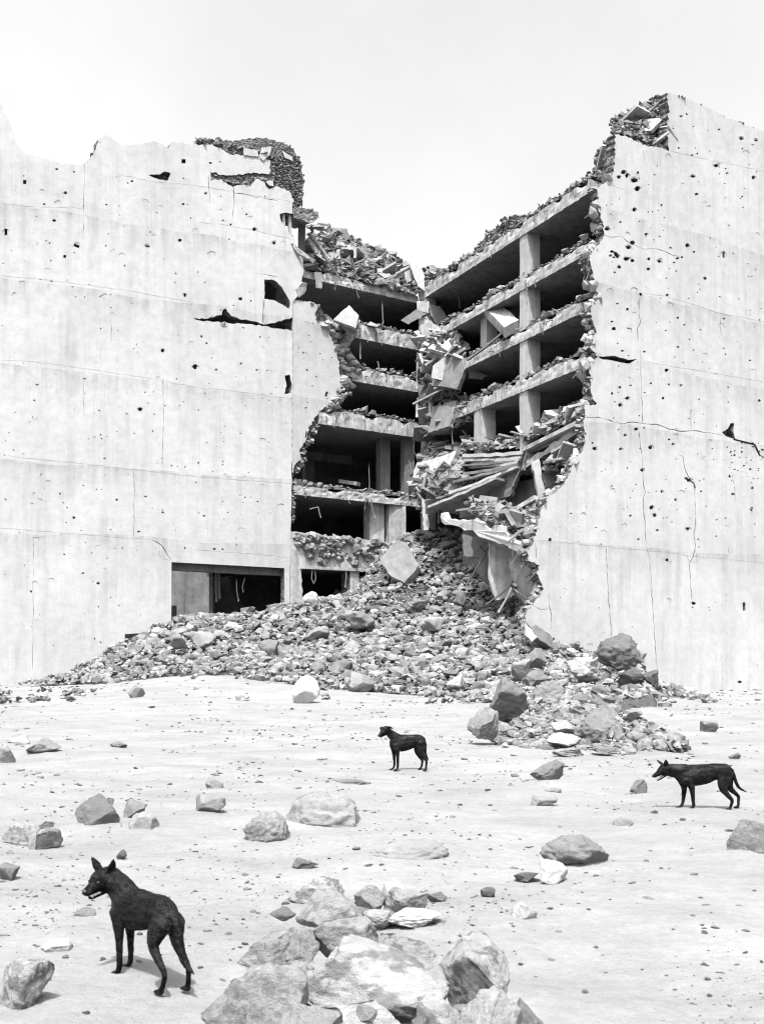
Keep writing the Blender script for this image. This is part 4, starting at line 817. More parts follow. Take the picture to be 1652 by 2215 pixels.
# ------------------------------------------------------------------ rubble heap in front of the collapsed corner
HP = [(60, 1486, 79), (100, 1483, 78), (130, 1475, 82), (200, 1477, 76), (200, 1442, 84.5), (280, 1469, 74), (280, 1425, 80), (285, 1388, 86.5), (372, 1461, 72), (372, 1415, 80), (372, 1347, 87.6), (420, 1338, 89.5), (500, 1457, 70), (500, 1400, 80), (500, 1336, 89.2), (505, 1345, 95), (560, 1345, 97), (700, 1322, 96), (640, 1335, 96), (770, 1285, 96), (800, 1235, 95.5), (570, 1465, 68), (570, 1400, 80), (570, 1328, 90.3),
      (640, 1474, 66), (640, 1410, 78), (640, 1312, 90), (700, 1488, 64), (700, 1400, 78), (700, 1300, 91), (760, 1500, 62), (760, 1430, 73), (760, 1350, 84), (760, 1290, 92.5), (860, 1514, 61), (860, 1440, 72), (860, 1340, 84), (850, 1240, 92), (870, 1165, 97.5), (950, 1512, 61), (950, 1430, 73), (950, 1330, 84), (950, 1230, 92), (945, 1158, 97.5), (1010, 1180, 94),
      (1050, 1505, 62), (1050, 1420, 73), (1050, 1330, 83), (1045, 1260, 89), (1110, 1495, 63), (1115, 1430, 70), (1120, 1345, 80), (1110, 1310, 84), (1160, 1440, 69), (1165, 1395, 75), (1190, 1445, 69.5), (1217, 1432, 71.5), (1280, 1446, 71), (1340, 1447, 69), (1400, 1478, 70), (1425, 1496, 71), (1300, 1490, 64), (1200, 1495, 61), (1390, 1496, 66), (1150, 1505, 58)]
cp = np.array([W(*p)[:] for p in HP])
zer = np.array([(x, y, float(ground_z(x, y)) - .15) for x, y in [(-30, 70), (-22, 66), (-15, 62), (-8, 57), (0, 53), (8, 53), (14, 56), (20, 60), (25, 66), (18.3, 72), (18.5, 69), (17.5, 63), (20, 74), (22, 70), (-30, 60), (-15, 50), (5, 45), (20, 48)]])
cp = np.concatenate([cp, zer])
def tps_fit(p):
    n = len(p); d2 = ((p[:, None, :2] - p[None, :, :2]) ** 2).sum(-1); K = .5 * d2 * np.log(d2 + 1e-9) + np.eye(n) * 2.0
    Pm = np.c_[np.ones(n), p[:, :2]]; A = np.block([[K, Pm], [Pm.T, np.zeros((3, 3))]]); w = np.linalg.solve(A, np.r_[p[:, 2], 0, 0, 0]); return w
tw = tps_fit(cp)
def heap_z(X, Y):
    X = np.asarray(X, float); Y = np.asarray(Y, float); sh = X.shape; q = np.c_[X.ravel(), Y.ravel()]
    d2 = ((q[:, None] - cp[None, :, :2]) ** 2).sum(-1); n = len(cp)
    return ((.5 * d2 * np.log(d2 + 1e-9)) @ tw[:n] + tw[n] + q @ tw[n + 1:]).reshape(sh)
xs = np.linspace(-29, 22, 190); ys = np.linspace(52, 99, 190); GX, GY = np.meshgrid(xs, ys)
GZ = heap_z(GX, GY); GG = ground_z(GX, GY)
plX = lambda X, pl: pl.O.y + (X - pl.O.x) * pl.m
def behind(X, Y):      # behind the standing walls: no heap needed there, except through the openings
    X = np.asarray(X); Y = np.asarray(Y)
    a = (X < LC.x - 8.2) & (Y > plX(X, PL) + .3) & ((X < PL.P(372, 0).x) )
    b = ((X > PR.P(1165, 0).x) & (Y > plX(X, PR) + .2)) | (X > 16.9)
    return a | b
hb = np.where(behind(GX, GY), -2.0, GZ + fbm(GX * .8, GY * .8, 3) * .35)
k = len(xs); ii = np.arange(k * len(ys)).reshape(len(ys), k)
above = (hb > GG - .25); cell = above[:-1, :-1] | above[1:, 1:] | above[:-1, 1:] | above[1:, :-1]
cell &= ~(behind(GX, GY)[:-1, :-1] | behind(GX, GY)[1:, 1:] | behind(GX, GY)[:-1, 1:] | behind(GX, GY)[1:, :-1])
Fc = np.stack([ii[:-1, :-1], ii[:-1, 1:], ii[1:, 1:], ii[1:, :-1]], -1)[cell]
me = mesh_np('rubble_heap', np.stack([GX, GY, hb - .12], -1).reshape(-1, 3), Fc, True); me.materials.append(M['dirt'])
heap = tag(link('rubble_heap', me), 'wide grey rubble heap spilling out of the collapsed corner', 'rubble heap', None, 'stuff')
def heap_points(n, thr=.12, yr=(54, 99)):
    out = []
    while len(out) < n:
        X = rng.uniform(-29, 22, 4000); Y = rng.uniform(*yr, 4000); z = heap_z(X, Y) + fbm(X * .8, Y * .8, 3) * .35; g = ground_z(X, Y)
        ok = (z > g + thr * rng.random(4000)) & ~behind(X, Y)
        out += list(np.c_[X, Y, z][ok])
    return np.array(out[:n])
p = heap_points(10500, .05); s = rng.uniform(.14, .42, len(p)); p[:, 2] += s * .35
V, Fs = stones_np(p, s, ROCK1); me = mesh_np('small_rubble', V, Fs); me.materials.append(M['stone'])
tag(link('small_rubble', me), 'small grey stones filling the big rubble heap', 'rubble', None, 'stuff')
p = heap_points(2000, .5); s = rng.uniform(.36, .72, len(p)); p[:, 2] += s * .22
V, Fs = stones_np(p, s, ROCK2, flat=(.55, .95)); me = mesh_np('rubble_stones', V, Fs); me.materials.append(M['stone'])
tag(link('rubble_stones', me), 'fist to head sized grey stones covering the big rubble heap', 'rubble', None, 'stuff')
p = heap_points(300, 1.2)
for q in p:
    s = R(.5, .95) * (1.4 if random.random() < .1 else 1)
    o = bpy.data.objects.new('rubble_stone', random.choice(SM if random.random() < .88 else SMP)); sc.collection.objects.link(o)
    o.location = (q[0], q[1], q[2] + s * .18); o.scale = (s * R(.9, 1.5), s * R(.8, 1.1), s * R(.5, .85)); o.rotation_euler = (R(-.5, .5), R(-.4, .4), R(0, 6.28))
    zx = 'left tail' if q[0] < -13 else 'left half' if q[0] < -5 else 'middle' if q[0] < 3 else 'right half'
    zz = 'low' if q[2] < 3.0 else 'half way up' if q[2] < 6 else 'high'
    tag(o, 'grey broken stone lying %s in the %s of the big rubble heap' % (zz, zx), 'stone', 'stones of the big rubble heap')

# ------------------------------------------------------------------ boulders and stones
def boulder(name, label, x, by, w, h, mat, seed, Y=None, z=None, cuts=14, lo=.36, hi=.8, rough=.14, depth=.85, rz=0, sink=.12, n=4, cat='rock', smooth=True, soft=0, group=None, tilt=0):
    Y = Y or gY(by); X = (x - CX) * Y / F; sw = w * Y / F; shh = h * Y / F
    V, Fc = rock_v(n, seed, cuts, lo, hi, rough, soft)
    me = mesh_np(name, V * np.array([1, 1, 1]), Fc, smooth); me.materials.append(M[mat])
    o = link(name, me); o.scale = (sw * 1.02, sw * depth, shh * (1 + sink)); o.rotation_euler = (0, tilt, rz)
    zz = H + (YH - by) * Y / F if z is None else z
    if z is None and by > 1505: zz = min(zz, float(ground_z(X, Y))) if abs(zz - float(ground_z(X, Y))) < .4 else zz
    o.location = (X, Y + sw * depth * .3, zz - shh * sink)
    return tag(o, label, cat, group)
def fanY(x, y): return float(np.interp(y, [1440, 1470, 1500, 1530, 1560, 1590, 1610, 1635], [70, 64, 54, 42, 34.5, 29.5, 27.6, 26]))
# in and on the heap
o = plate('standing_slab', [(*cG(150, 245), 90.4), (*cG(180, 200), 90.6), (*cG(245, 135), 91), (*cG(285, 155), 91), (*cG(345, 270), 90.2), (*cG(330, 300), 90), (*cG(275, 358), 89.4), (*cG(205, 320), 89.6)], .9, M['plate'], None, (.25, .9, -.35), 1.2, M['slab']); tag(o, 'large flat grey slab standing on edge high in the rubble heap', 'concrete slab')
for x, by, w, h, Y, mat, lab in [(672, 1318, 40, 40, 88.5, 'b_pale', 'tall pale stone in front of the corner pier on the heap'), (775, 1355, 70, 38, 82, 'b_mid', 'broad rounded stone in the middle of the rubble heap'), (684, 1385, 55, 32, 80, 'b_mid', 'broad stone left of centre in the rubble heap'), (935, 1360, 52, 26, 80, 'b_pale', 'pale oval stone right of centre in the rubble heap'), (440, 1400, 50, 36, 80, 'b_mid', 'large grey stone in the heap below the wide wall opening'), (578, 1420, 45, 38, 77, 'b_grey', 'dark slanted stone at the heap foot left of centre'), (995, 1305, 32, 30, 85, 'b_mid', 'round grey stone below the hanging panels'), (780, 1492, 60, 40, 64, 'b_mid', 'half buried stone at the front foot of the heap'), (985, 1490, 40, 34, 64, 'b_white', 'white plaster chunk at the front foot of the heap'), (902, 1315, 45, 18, 85, 'b_grey', 'flat dark stone under the standing slab'), (385, 1398, 42, 30, 79, 'b_mid', 'square grey stone at the left of the heap'), (1085, 1440, 40, 20, 70, 'b_mid', 'flat stone at the right end of the heap'), (410, 1372, 22, 26, 84, 'b_pale', 'small upright pale block below the left opening'), (880, 1262, 18, 20, 91, 'b_mid', 'small stone right beneath the standing slab')]:
    boulder('heap_stone', lab, x, by, w, h, mat, int(x * 3 + by), Y - 1.0, z=H + (YH - by) * (Y - 1.0) / F, cat='stone', n=4, sink=.25, rough=.22)
boulder('white_block', 'white angular concrete block standing alone before the rubble heap', 661, 1527, 60, 66, 'b_white', 21, cuts=7, depth=.7, sink=.05, rough=.08, lo=.55)
for x, by, w, h, Y, mat, lab, sd, cu in [(1097, 1562, 92, 90, 40, 'b_grey', 'big grey angular boulder, largest in the right stone pile', 31, 8), (1046, 1598, 62, 60, 31.5, 'b_mid', 'squat grey boulder at the left end of the right stone pile', 32, 8), (1290, 1598, 88, 60, 31, 'b_grey', 'flat topped grey boulder in front of the right stone pile', 33, 7), (1337, 1448, 96, 74, 66, 'b_rough', 'huge rough dark boulder leaning on the foot of the right wall', 34, 8), (1161, 1442, 46, 36, 64, 'b_grey', 'grey boulder at the torn foot of the right wall', 35, 9), (1163, 1488, 56, 38, 57, 'b_grey', 'dark wrinkled boulder between the two angular boulders', 36, 9), (1188, 1517, 64, 44, 50, 'b_mid', 'grey boulder just right of the largest boulder', 37, 7), (1264, 1470, 74, 46, 60, 'b_pale', 'pale slanted block before the huge rough boulder', 38, 6), (1128, 1468, 40, 40, 61, 'b_mid', 'grey boulder half hidden above the largest boulder', 39, 9), (1367, 1486, 52, 40, 64, 'b_rough', 'rough dark boulder under the huge one at the right wall', 40, 9), (1408, 1486, 36, 34, 66, 'b_rough', 'small rough dark boulder at the right end of the wall pile', 41, 9), (1218, 1592, 46, 28, 32, 'b_pale', 'rounded pale stone between the squat and the flat topped boulders', 42, 10), (1222, 1616, 72, 28, 28.5, 'b_pale', 'long pale stone at the front toe of the right stone pile', 43, 7), (1246, 1590, 28, 20, 33, 'b_mid', 'small round stone beside the flat topped boulder', 44, 10), (1372, 1560, 34, 26, 40, 'b_mid', 'upright stone at the back right of the right stone pile', 45, 8), (1302, 1508, 40, 24, 52, 'b_grey', 'dark stone below the rough boulders', 46, 9), (1230, 1638, 66, 18, 26.5, 'b_mid', 'low flat stone in front of the long pale stone', 47, 7), (1310, 1632, 50, 16, 27, 'b_grey', 'low dark stone in front of the flat topped boulder', 48, 8)]:
    Y = fanY(x, by) - .4 if by > 1475 else Y
    boulder('boulder', lab, x, by, w * 1.08, h * 1.08, mat, sd, Y, z=H + (YH - by) * Y / F, cuts=cu + 5, n=5 if w > 50 else 4, sink=.15, rough=.2 if mat != 'b_rough' else .24)
# rubble of the right pile
pos = []; sz = []
fan = [(1040, 1545), (1075, 1610), (1180, 1622), (1260, 1632), (1360, 1632), (1440, 1622), (1500, 1608), (1440, 1580), (1370, 1555), (1330, 1520), (1420, 1500), (1390, 1470), (1300, 1455), (1240, 1440), (1180, 1450), (1150, 1470), (1120, 1500)]
def inpoly(x, y, poly):
    c = False
    for i in range(len(poly)):
        (x1, y1), (x2, y2) = poly[i], poly[i - 1]
        if (y1 > y) != (y2 > y) and x < (x2 - x1) * (y - y1) / (y2 - y1) + x1: c = not c
    return c
indiv = []
while len(pos) < 1500:
    x, y = R(1030, 1505), R(1440, 1636)
    if not inpoly(x, y, fan): continue
    Y = fanY(x, y); p = W(x, y, Y); s = (5 + 21 * R(0, 1) ** 1.6) * Y / F * (1.4 if random.random() < .1 else 1); pos.append((p.x, p.y, p.z)); sz.append(s)
    if len(indiv) < 260 and s * F / Y > 16: indiv.append((pos.pop(), sz.pop()))
tag(stones('pile_rubble', pos, sz, M['stone'], None, ROCK1), 'small grey rubble between the boulders of the right stone pile', 'rubble', None, 'stuff')
for q, s in indiv:
    o = bpy.data.objects.new('pile_stone', random.choice(SM)); sc.collection.objects.link(o); o.location = q; s *= 1.15
    o.scale = (s * R(.9, 1.5), s * R(.8, 1.1), s * R(.6, .95)); o.rotation_euler = (R(-.5, .5), R(-.4, .4), R(0, 6.28))
    tag(o, 'grey stone among the boulders of the right pile, %s' % ('close under the wall' if q[1] > 55 else 'halfway to the wall' if q[1] > 36 else 'at its front toe'), 'stone', 'stones of the right pile')
V = []; gxx = np.linspace(1030, 1510, 60); gyy = np.linspace(1440, 1640, 60); Fq = []; idx = {}
for j, y in enumerate(gyy):
    for i, x in enumerate(gxx):
        idx[i, j] = len(V); inn = inpoly(x, y, fan); Y = fanY(x, y); p = W(x, y, Y); V.append((p.x, p.y, p.z - .1 - (0 if inn else .5)))
for j in range(59):
    for i in range(59):
        c = [(i, j), (i + 1, j), (i + 1, j + 1), (i, j + 1)]
        if any(inpoly(gxx[a], gyy[b], fan) for a, b in c): Fq.append([idx[q] for q in c])
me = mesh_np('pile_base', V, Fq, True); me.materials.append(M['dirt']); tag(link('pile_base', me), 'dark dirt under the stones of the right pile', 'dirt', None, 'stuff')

# stones standing about on the sand: x, base y, width, height, material, label
G = [(205, 1790, 100, 68, 'b_grey', 'big rounded grey boulder on the sand at the left', .2), (288, 1764, 52, 40, 'b_mid', 'smaller grey stone just right of the rounded left boulder', .1), (306, 1798, 66, 40, 'b_pale', 'pale sunken stone right of the rounded left boulder', .3), (104, 1829, 56, 44, 'b_grey', 'dark stone below and left of the rounded left boulder', .1), (36, 1818, 78, 48, 'b_patch', 'grey patchy stone at the left edge beside the dark one', .2), (75, 1828, 30, 36, 'b_pale', 'small pale stone squeezed between two left edge stones', .1), (6, 1642, 44, 44, 'b_patch', 'grey rock cut by the left picture edge', .1), (86, 1630, 76, 32, 'b_mid', 'low grey rock near the left edge in the middle distance', .15), (44, 1614, 40, 24, 'b_pale', 'pale rock behind the low rock near the left edge', .2), (254, 1617, 38, 13, 'b_grey', 'flat grey stone alone in the left middle distance', .3), (453, 1758, 68, 40, 'b_mid', 'grey wedge shaped stone left of the patchy boulders', .2), (572, 1824, 104, 66, 'b_mid2', 'pale rounded boulder with grey patches in mid ground', .35), (700, 1796, 180, 76, 'b_mid2', 'broad pale boulder, half buried, behind the patchy rounded one', .5), (682, 1780, 40, 26, 'b_grey', 'small dark stone in front of the broad pale boulder', .1), (464, 1709, 40, 22, 'b_mid', 'small rounded stone above the wedge shaped stone', .2), (1187, 1687, 76, 42, 'b_grey', 'dark pointed rock between the two far dogs', .1), (1384, 1709, 42, 30, 'b_grey', 'small dark rock in front of the right dog muzzle', .1), (1176, 1738, 58, 22, 'b_mid', 'long low stone below the dark pointed rock', .1), (1196, 1719, 38, 14, 'b_mid', 'small flat stone behind the long low stone', .3), (1415, 1764, 17, 11, 'b_grey', 'pebble sized dark stone near the right dog front feet', .1), (1247, 1876, 150, 68, 'b_grey', 'large half buried dark boulder right of the middle', .35), (1200, 1899, 62, 52, 'b_white', 'bright white rounded stone before the half buried dark boulder', .1), (1140, 1897, 58, 24, 'b_grey', 'flat dark stone standing in for the shadow left of the bright white stone', .2), (890, 1868, 170, 46, 'b_mid', 'low grey hump of rock breaking through the sand', .45), (1350, 1792, 44, 22, 'b_mid', 'small pointed hump in the sand below the right dog', .3), (1640, 1862, 110, 84, 'b_mid', 'grey rock cut by the right picture edge', .25), (1136, 2003, 56, 50, 'b_white', 'white angular stone right of the foreground pile', .08), (1070, 1987, 46, 24, 'b_pale', 'low pale stone left of the white angular stone', .3), (945, 1949, 46, 20, 'b_grey', 'dark low stone behind the foreground pile', .2), (1056, 1942, 32, 20, 'b_grey', 'small dark stone behind the white angular stone', .2), (682, 1964, 125, 64, 'b_patch2', 'pale patchy boulder behind the left of the foreground pile', .3), (762, 1702, 84, 14, 'b_grey', 'flat dark stone sunk in the sand before the far dog', .5), (1536, 1584, 40, 24, 'b_grey', 'dark stone on the sand right of the stone pile', .2), (660, 1872, 56, 22, 'b_grey', 'low dark stone under the patchy rounded boulder', .2), (172, 1998, 76, 28, 'b_mid', 'flat pale stone behind the near dog chest', .25), (168, 2050, 42, 20, 'b_grey', 'small grey stone left of the near dog front leg', .2), (118, 2068, 66, 34, 'b_white', 'white flat stone at the left below the near dog head', .3), (48, 2190, 120, 112, 'b_patch2', 'big grey mottled rock in the bottom left corner', .1), (12, 1902, 48, 36, 'b_mid', 'grey stone at the left edge above the near dog', .2), (262, 1852, 24, 22, 'b_grey', 'small dark stone above the near dog ears', .1), (97, 1791, 32, 15, 'b_grey', 'small square stone left of the rounded left boulder', .2), (130, 2048, 24, 14, 'b_mid', 'small stone beside the white flat stone', .2), (1590, 1640, 24, 14, 'b_grey', 'small dark stone above the right dog rump', .2), (1440, 1530, 30, 14, 'b_mid', 'small stone on the sand by the right wall foot', .3), (235, 1737, 22, 16, 'b_grey', 'small stone above the rounded left boulder', .2), (560, 1700, 26, 12, 'b_grey', 'small dark stone in the centre left sand', .2)]  # flat dark stone by the bright white one stands in for its cast shadow
for i, (x, by, w, h, mat, lab, sink) in enumerate(G):
    bury = sink if mat == 'b_white' else max(sink + .12, .28)
    boulder('stone' if w < 60 else 'boulder', lab, x, by, w, h, mat, 500 + i * 7, cuts=13 if sink < .3 else 8, lo=.36 if sink < .3 else .6, n=4 if w < 70 else 5, sink=bury, rough=.16, cat='stone' if w < 60 else 'rock', soft=.0)
# foreground pile: x, base y, w, h, Y, material, label
FG = [(800, 2195, 345, 152, 6.25, 'b_patch2', 'largest rock of the foreground pile, grey with white blotches', 61, 6, .75), (1030, 2175, 150, 140, 6.35, 'b_patch2', 'half white half dark rock at the right of the foreground pile', 62, 7, .8), (745, 2085, 150, 100, 6.9, 'b_patch', 'grey flat faced rock on top of the foreground pile', 63, 6, .7), (712, 2010, 150, 75, 7.35, 'b_patch', 'pale rock at the back top of the foreground pile', 64, 7, .8), (582, 2105, 145, 82, 6.8, 'b_patch', 'long rock with a dark end at the left of the foreground pile', 65, 6, .6), (570, 2238, 190, 150, 6.05, 'b_patch', 'bulky pale rock at the lower left of the foreground pile', 66, 8, .7), (660, 2190, 130, 110, 6.45, 'b_patch2', 'cracked pale rock in the middle of the foreground pile', 67, 9, .7), (800, 2275, 230, 100, 5.85, 'b_pale', 'pale rock cut by the bottom picture edge, centre of pile', 68, 8, .7), (955, 2270, 120, 115, 5.95, 'b_pale', 'pale upright rock below the half white rock', 69, 7, .7), (1065, 2275, 150, 130, 5.9, 'b_pale', 'pale square rock at the bottom right of the foreground pile', 70, 6, .7), (492, 2250, 120, 90, 6.0, 'b_patch', 'rock at the lower left toe of the foreground pile', 71, 9, .7), (1140, 2230, 70, 60, 6.3, 'b_mid', 'small rock at the right toe of the foreground pile', 72, 8, .8),
      (642, 2080, 95, 66, 6.8, 'b_patch', 'rounded pale rock wedged at the left of the pile top', 82, 9, .8), (880, 2085, 130, 62, 6.75, 'b_patch2', 'grey rock peeping over the largest foreground rock', 83, 8, .8), (690, 2150, 90, 60, 6.4, 'b_pale', 'small pale block in the middle of the foreground pile', 84, 8, .8),
      (660, 2290, 200, 110, 5.8, 'b_mid', 'grey rock between the bottom rocks of the foreground pile', 73, 8, .8), (880, 1975, 100, 50, 9.2, 'b_patch', 'grey stone with white crown behind the foreground pile', 74, 7, .8), (800, 1965, 70, 48, 9.4, 'b_patch', 'pale stone at the back left behind the foreground pile', 75, 8, .8), (848, 1955, 50, 45, 9.5, 'b_white', 'white topped small stone behind the foreground pile', 76, 8, .8), (900, 2003, 120, 32, 8.8, 'b_white', 'flat white stone slab behind the foreground pile', 178, 7, .8), (822, 2005, 75, 35, 8.8, 'b_pale', 'low pale stone before the stones behind the foreground pile', 78, 8, .8), (770, 1985, 90, 20, 9.0, 'b_mid', 'thin grey slab behind the top of the foreground pile', 79, 6, .6), (610, 1990, 60, 26, 8.6, 'b_grey', 'small dark stone left of the foreground pile top', 80, 8, .8), (520, 2150, 50, 30, 6.8, 'b_grey', 'small dark stone at the left toe of the foreground pile', 81, 8, .8)]
for x, by, w, h, Y, mat, lab, sd, cu, dp in FG:
    boulder('foreground_rock' if w > 80 else 'foreground_stone', lab, x, by, w, h, mat, sd, Y, cuts=cu + 5, n=5, sink=.28, rough=.14, depth=dp, lo=.42, z=H + (YH - by) * Y / F)

for i in range(46):
    x = R(470, 1130); y = R(2060, 2215); Y = R(5.9, 6.9); p = W(x, y, Y); sfg = R(.05, .13)
    if p.z > .32 - abs(x - 790) * .0006: continue
    o = bpy.data.objects.new('pile_chip', random.choice(SMP if R(0, 1) < .5 else SM)); sc.collection.objects.link(o); o.location = p; o.scale = (sfg * R(.9, 1.4), sfg, sfg * R(.6, .9)); o.rotation_euler = (R(-.5, .5), R(-.5, .5), R(0, 6))
    tag(o, 'small stone wedged between the rocks of the foreground pile', 'stone', 'chips in the foreground pile')
# loose stones and pebbles scattered on the sand
cnt = 0
while cnt < 260:
    y = 1500 + 640 * R(0, 1) ** 1.7; x = R(-20, 1672); Y = gY(y); X = (x - CX) * Y / F
    if inpoly(x, y, fan) or (y < 1530 and heap_z(X, Y) > ground_z(X, Y)): continue
    px = R(5, 15) * (1.4 if random.random() < .1 else 1) * (.7 + .5 * (y - 1500) / 700); s = px * Y / F
    o = bpy.data.objects.new('ground_stone', random.choice(SM)); sc.collection.objects.link(o)
    o.location = (X, Y, float(ground_z(X, Y)) + s * .08); o.scale = (s * R(1, 1.6), s * R(.8, 1.2), s * R(.35, .7)); o.rotation_euler = (R(-.2, .2), R(-.2, .2), R(0, 6.28))
    zx = 'left' if x < 550 else 'middle' if x < 1100 else 'right'; zy = 'far off near the ruin' if y < 1600 else 'in the middle distance' if y < 1800 else 'in the foreground'
    tag(o, 'small loose grey stone on the open sand, %s at the %s' % (zy, zx), 'stone', 'stones scattered on the sand'); cnt += 1
pos = []; sz = []
while len(pos) < 5200:
    y = 1488 + 720 * R(0, 1) ** 2.0; x = R(-60, 1712); Y = gY(y); X = (x - CX) * Y / F
    cl = vnoise(np.array(X * .35 + 40), np.array(Y * .2 + 11)) + .9 * vnoise(np.array(X * 1.6 + 4), np.array(Y * .8))
    if R(-.15, .6) > cl: continue
    s = abs(random.gauss(0, 1)) ** 1.4 * 2.6 * (.8 + .6 * (y - 1490) / 700) + 1.2; s *= Y / F
    pos.append((X, Y, float(ground_z(X, Y)) + s * .1)); sz.append(s)
tag(stones('pebbles', pos, sz, M['pebble'], None, ROCK1, flat=(.25, .5), tilt=.3), 'dark pebbles and chips sprinkled over the sand', 'pebbles', None, 'stuff')

# ------------------------------------------------------------------ dogs
def mat_fur():
    m, t, b = newmat('black_fur', .42)
    t.links.new(rng_n(t, noise_n(t, coord(t, (4, 9, 9)), 1.6, 7, .8), .45, .7, .03, .38), b.inputs['Specular IOR Level'])
    v = coord(t, (14, 30, 30)); n = noise_n(t, v, 3.0, 6, .7); a = rng_n(t, n, .35, .75, .002, .010)
    sp = rng_n(t, noise_n(t, coord(t), 55, 2, .6), .735, .76, 0, .08); msk = rng_n(t, noise_n(t, coord(t), 9, 2), .52, .6, 0, 1)
    finish(t, b, math_n(t, 'ADD', a, math_n(t, 'MULTIPLY', sp, msk)), n, .8, .012); return m
M['fur'] = mat_fur(); M['strand'] = mat_stone('fur_sheen_strand', .001, .045)  # paler strands put the coat's sheen into the colour
M['tooth'] = mat_flat('tooth', .55, .35, .4); M['eye'] = mat_flat('dog_eye', .012, .45, .35); M['nose'] = mat_flat('dog_nose', .02, .3, .5)
def loft(pts, side=(0, 1, 0), seg=14):
    """closed tube through (x, y, z, r_side, r_other) with round ends"""
    P = [Vector(p[:3]) for p in pts]; rr = [(p[3], p[4]) for p in pts]; side = Vector(side)
    # densify
    D = []
    for i in range(len(P) - 1):
        for k in range(4):
            t = k / 4; a = P[max(i - 1, 0)]; b = P[i]; c = P[i + 1]; d = P[min(i + 2, len(P) - 1)]
            q = .5 * ((2 * b) + (c - a) * t + (2 * a - 5 * b + 4 * c - d) * t * t + (3 * b - a - 3 * c + d) * t ** 3)
            D.append((q, rr[i][0] + (rr[i + 1][0] - rr[i][0]) * t, rr[i][1] + (rr[i + 1][1] - rr[i][1]) * t))
    D.append((P[-1], *rr[-1]))
    rings = []
    for i, (q, a, b) in enumerate(D):
        t = (D[min(i + 1, len(D) - 1)][0] - D[max(i - 1, 0)][0]).normalized(); rings.append((q, t, a, b))
    q, t, a, b = rings[0]; m = min(a, b); rings = [(q - t * m * .95, t, a * .25, b * .25), (q - t * m * .6, t, a * .75, b * .75)] + rings
    q, t, a, b = rings[-1]; m = min(a, b); rings += [(q + t * m * .6, t, a * .75, b * .75), (q + t * m * .95, t, a * .25, b * .25)]
    V = []; Fc = []
    for q, t, a, b in rings:
        s_ = (side - t * side.dot(t)).normalized(); o_ = t.cross(s_)
        V += [q + s_ * (a * math.cos(6.2832 * k / seg)) + o_ * (b * math.sin(6.2832 * k / seg)) for k in range(seg)]
    for i in range(len(rings) - 1):
        for k in range(seg): Fc.append((i * seg + k, i * seg + (k + 1) % seg, (i + 1) * seg + (k + 1) % seg, (i + 1) * seg + k))
    Fc.append(tuple(range(seg))[::-1]); Fc.append(tuple((len(rings) - 1) * seg + k for k in range(seg)))
    return V, Fc
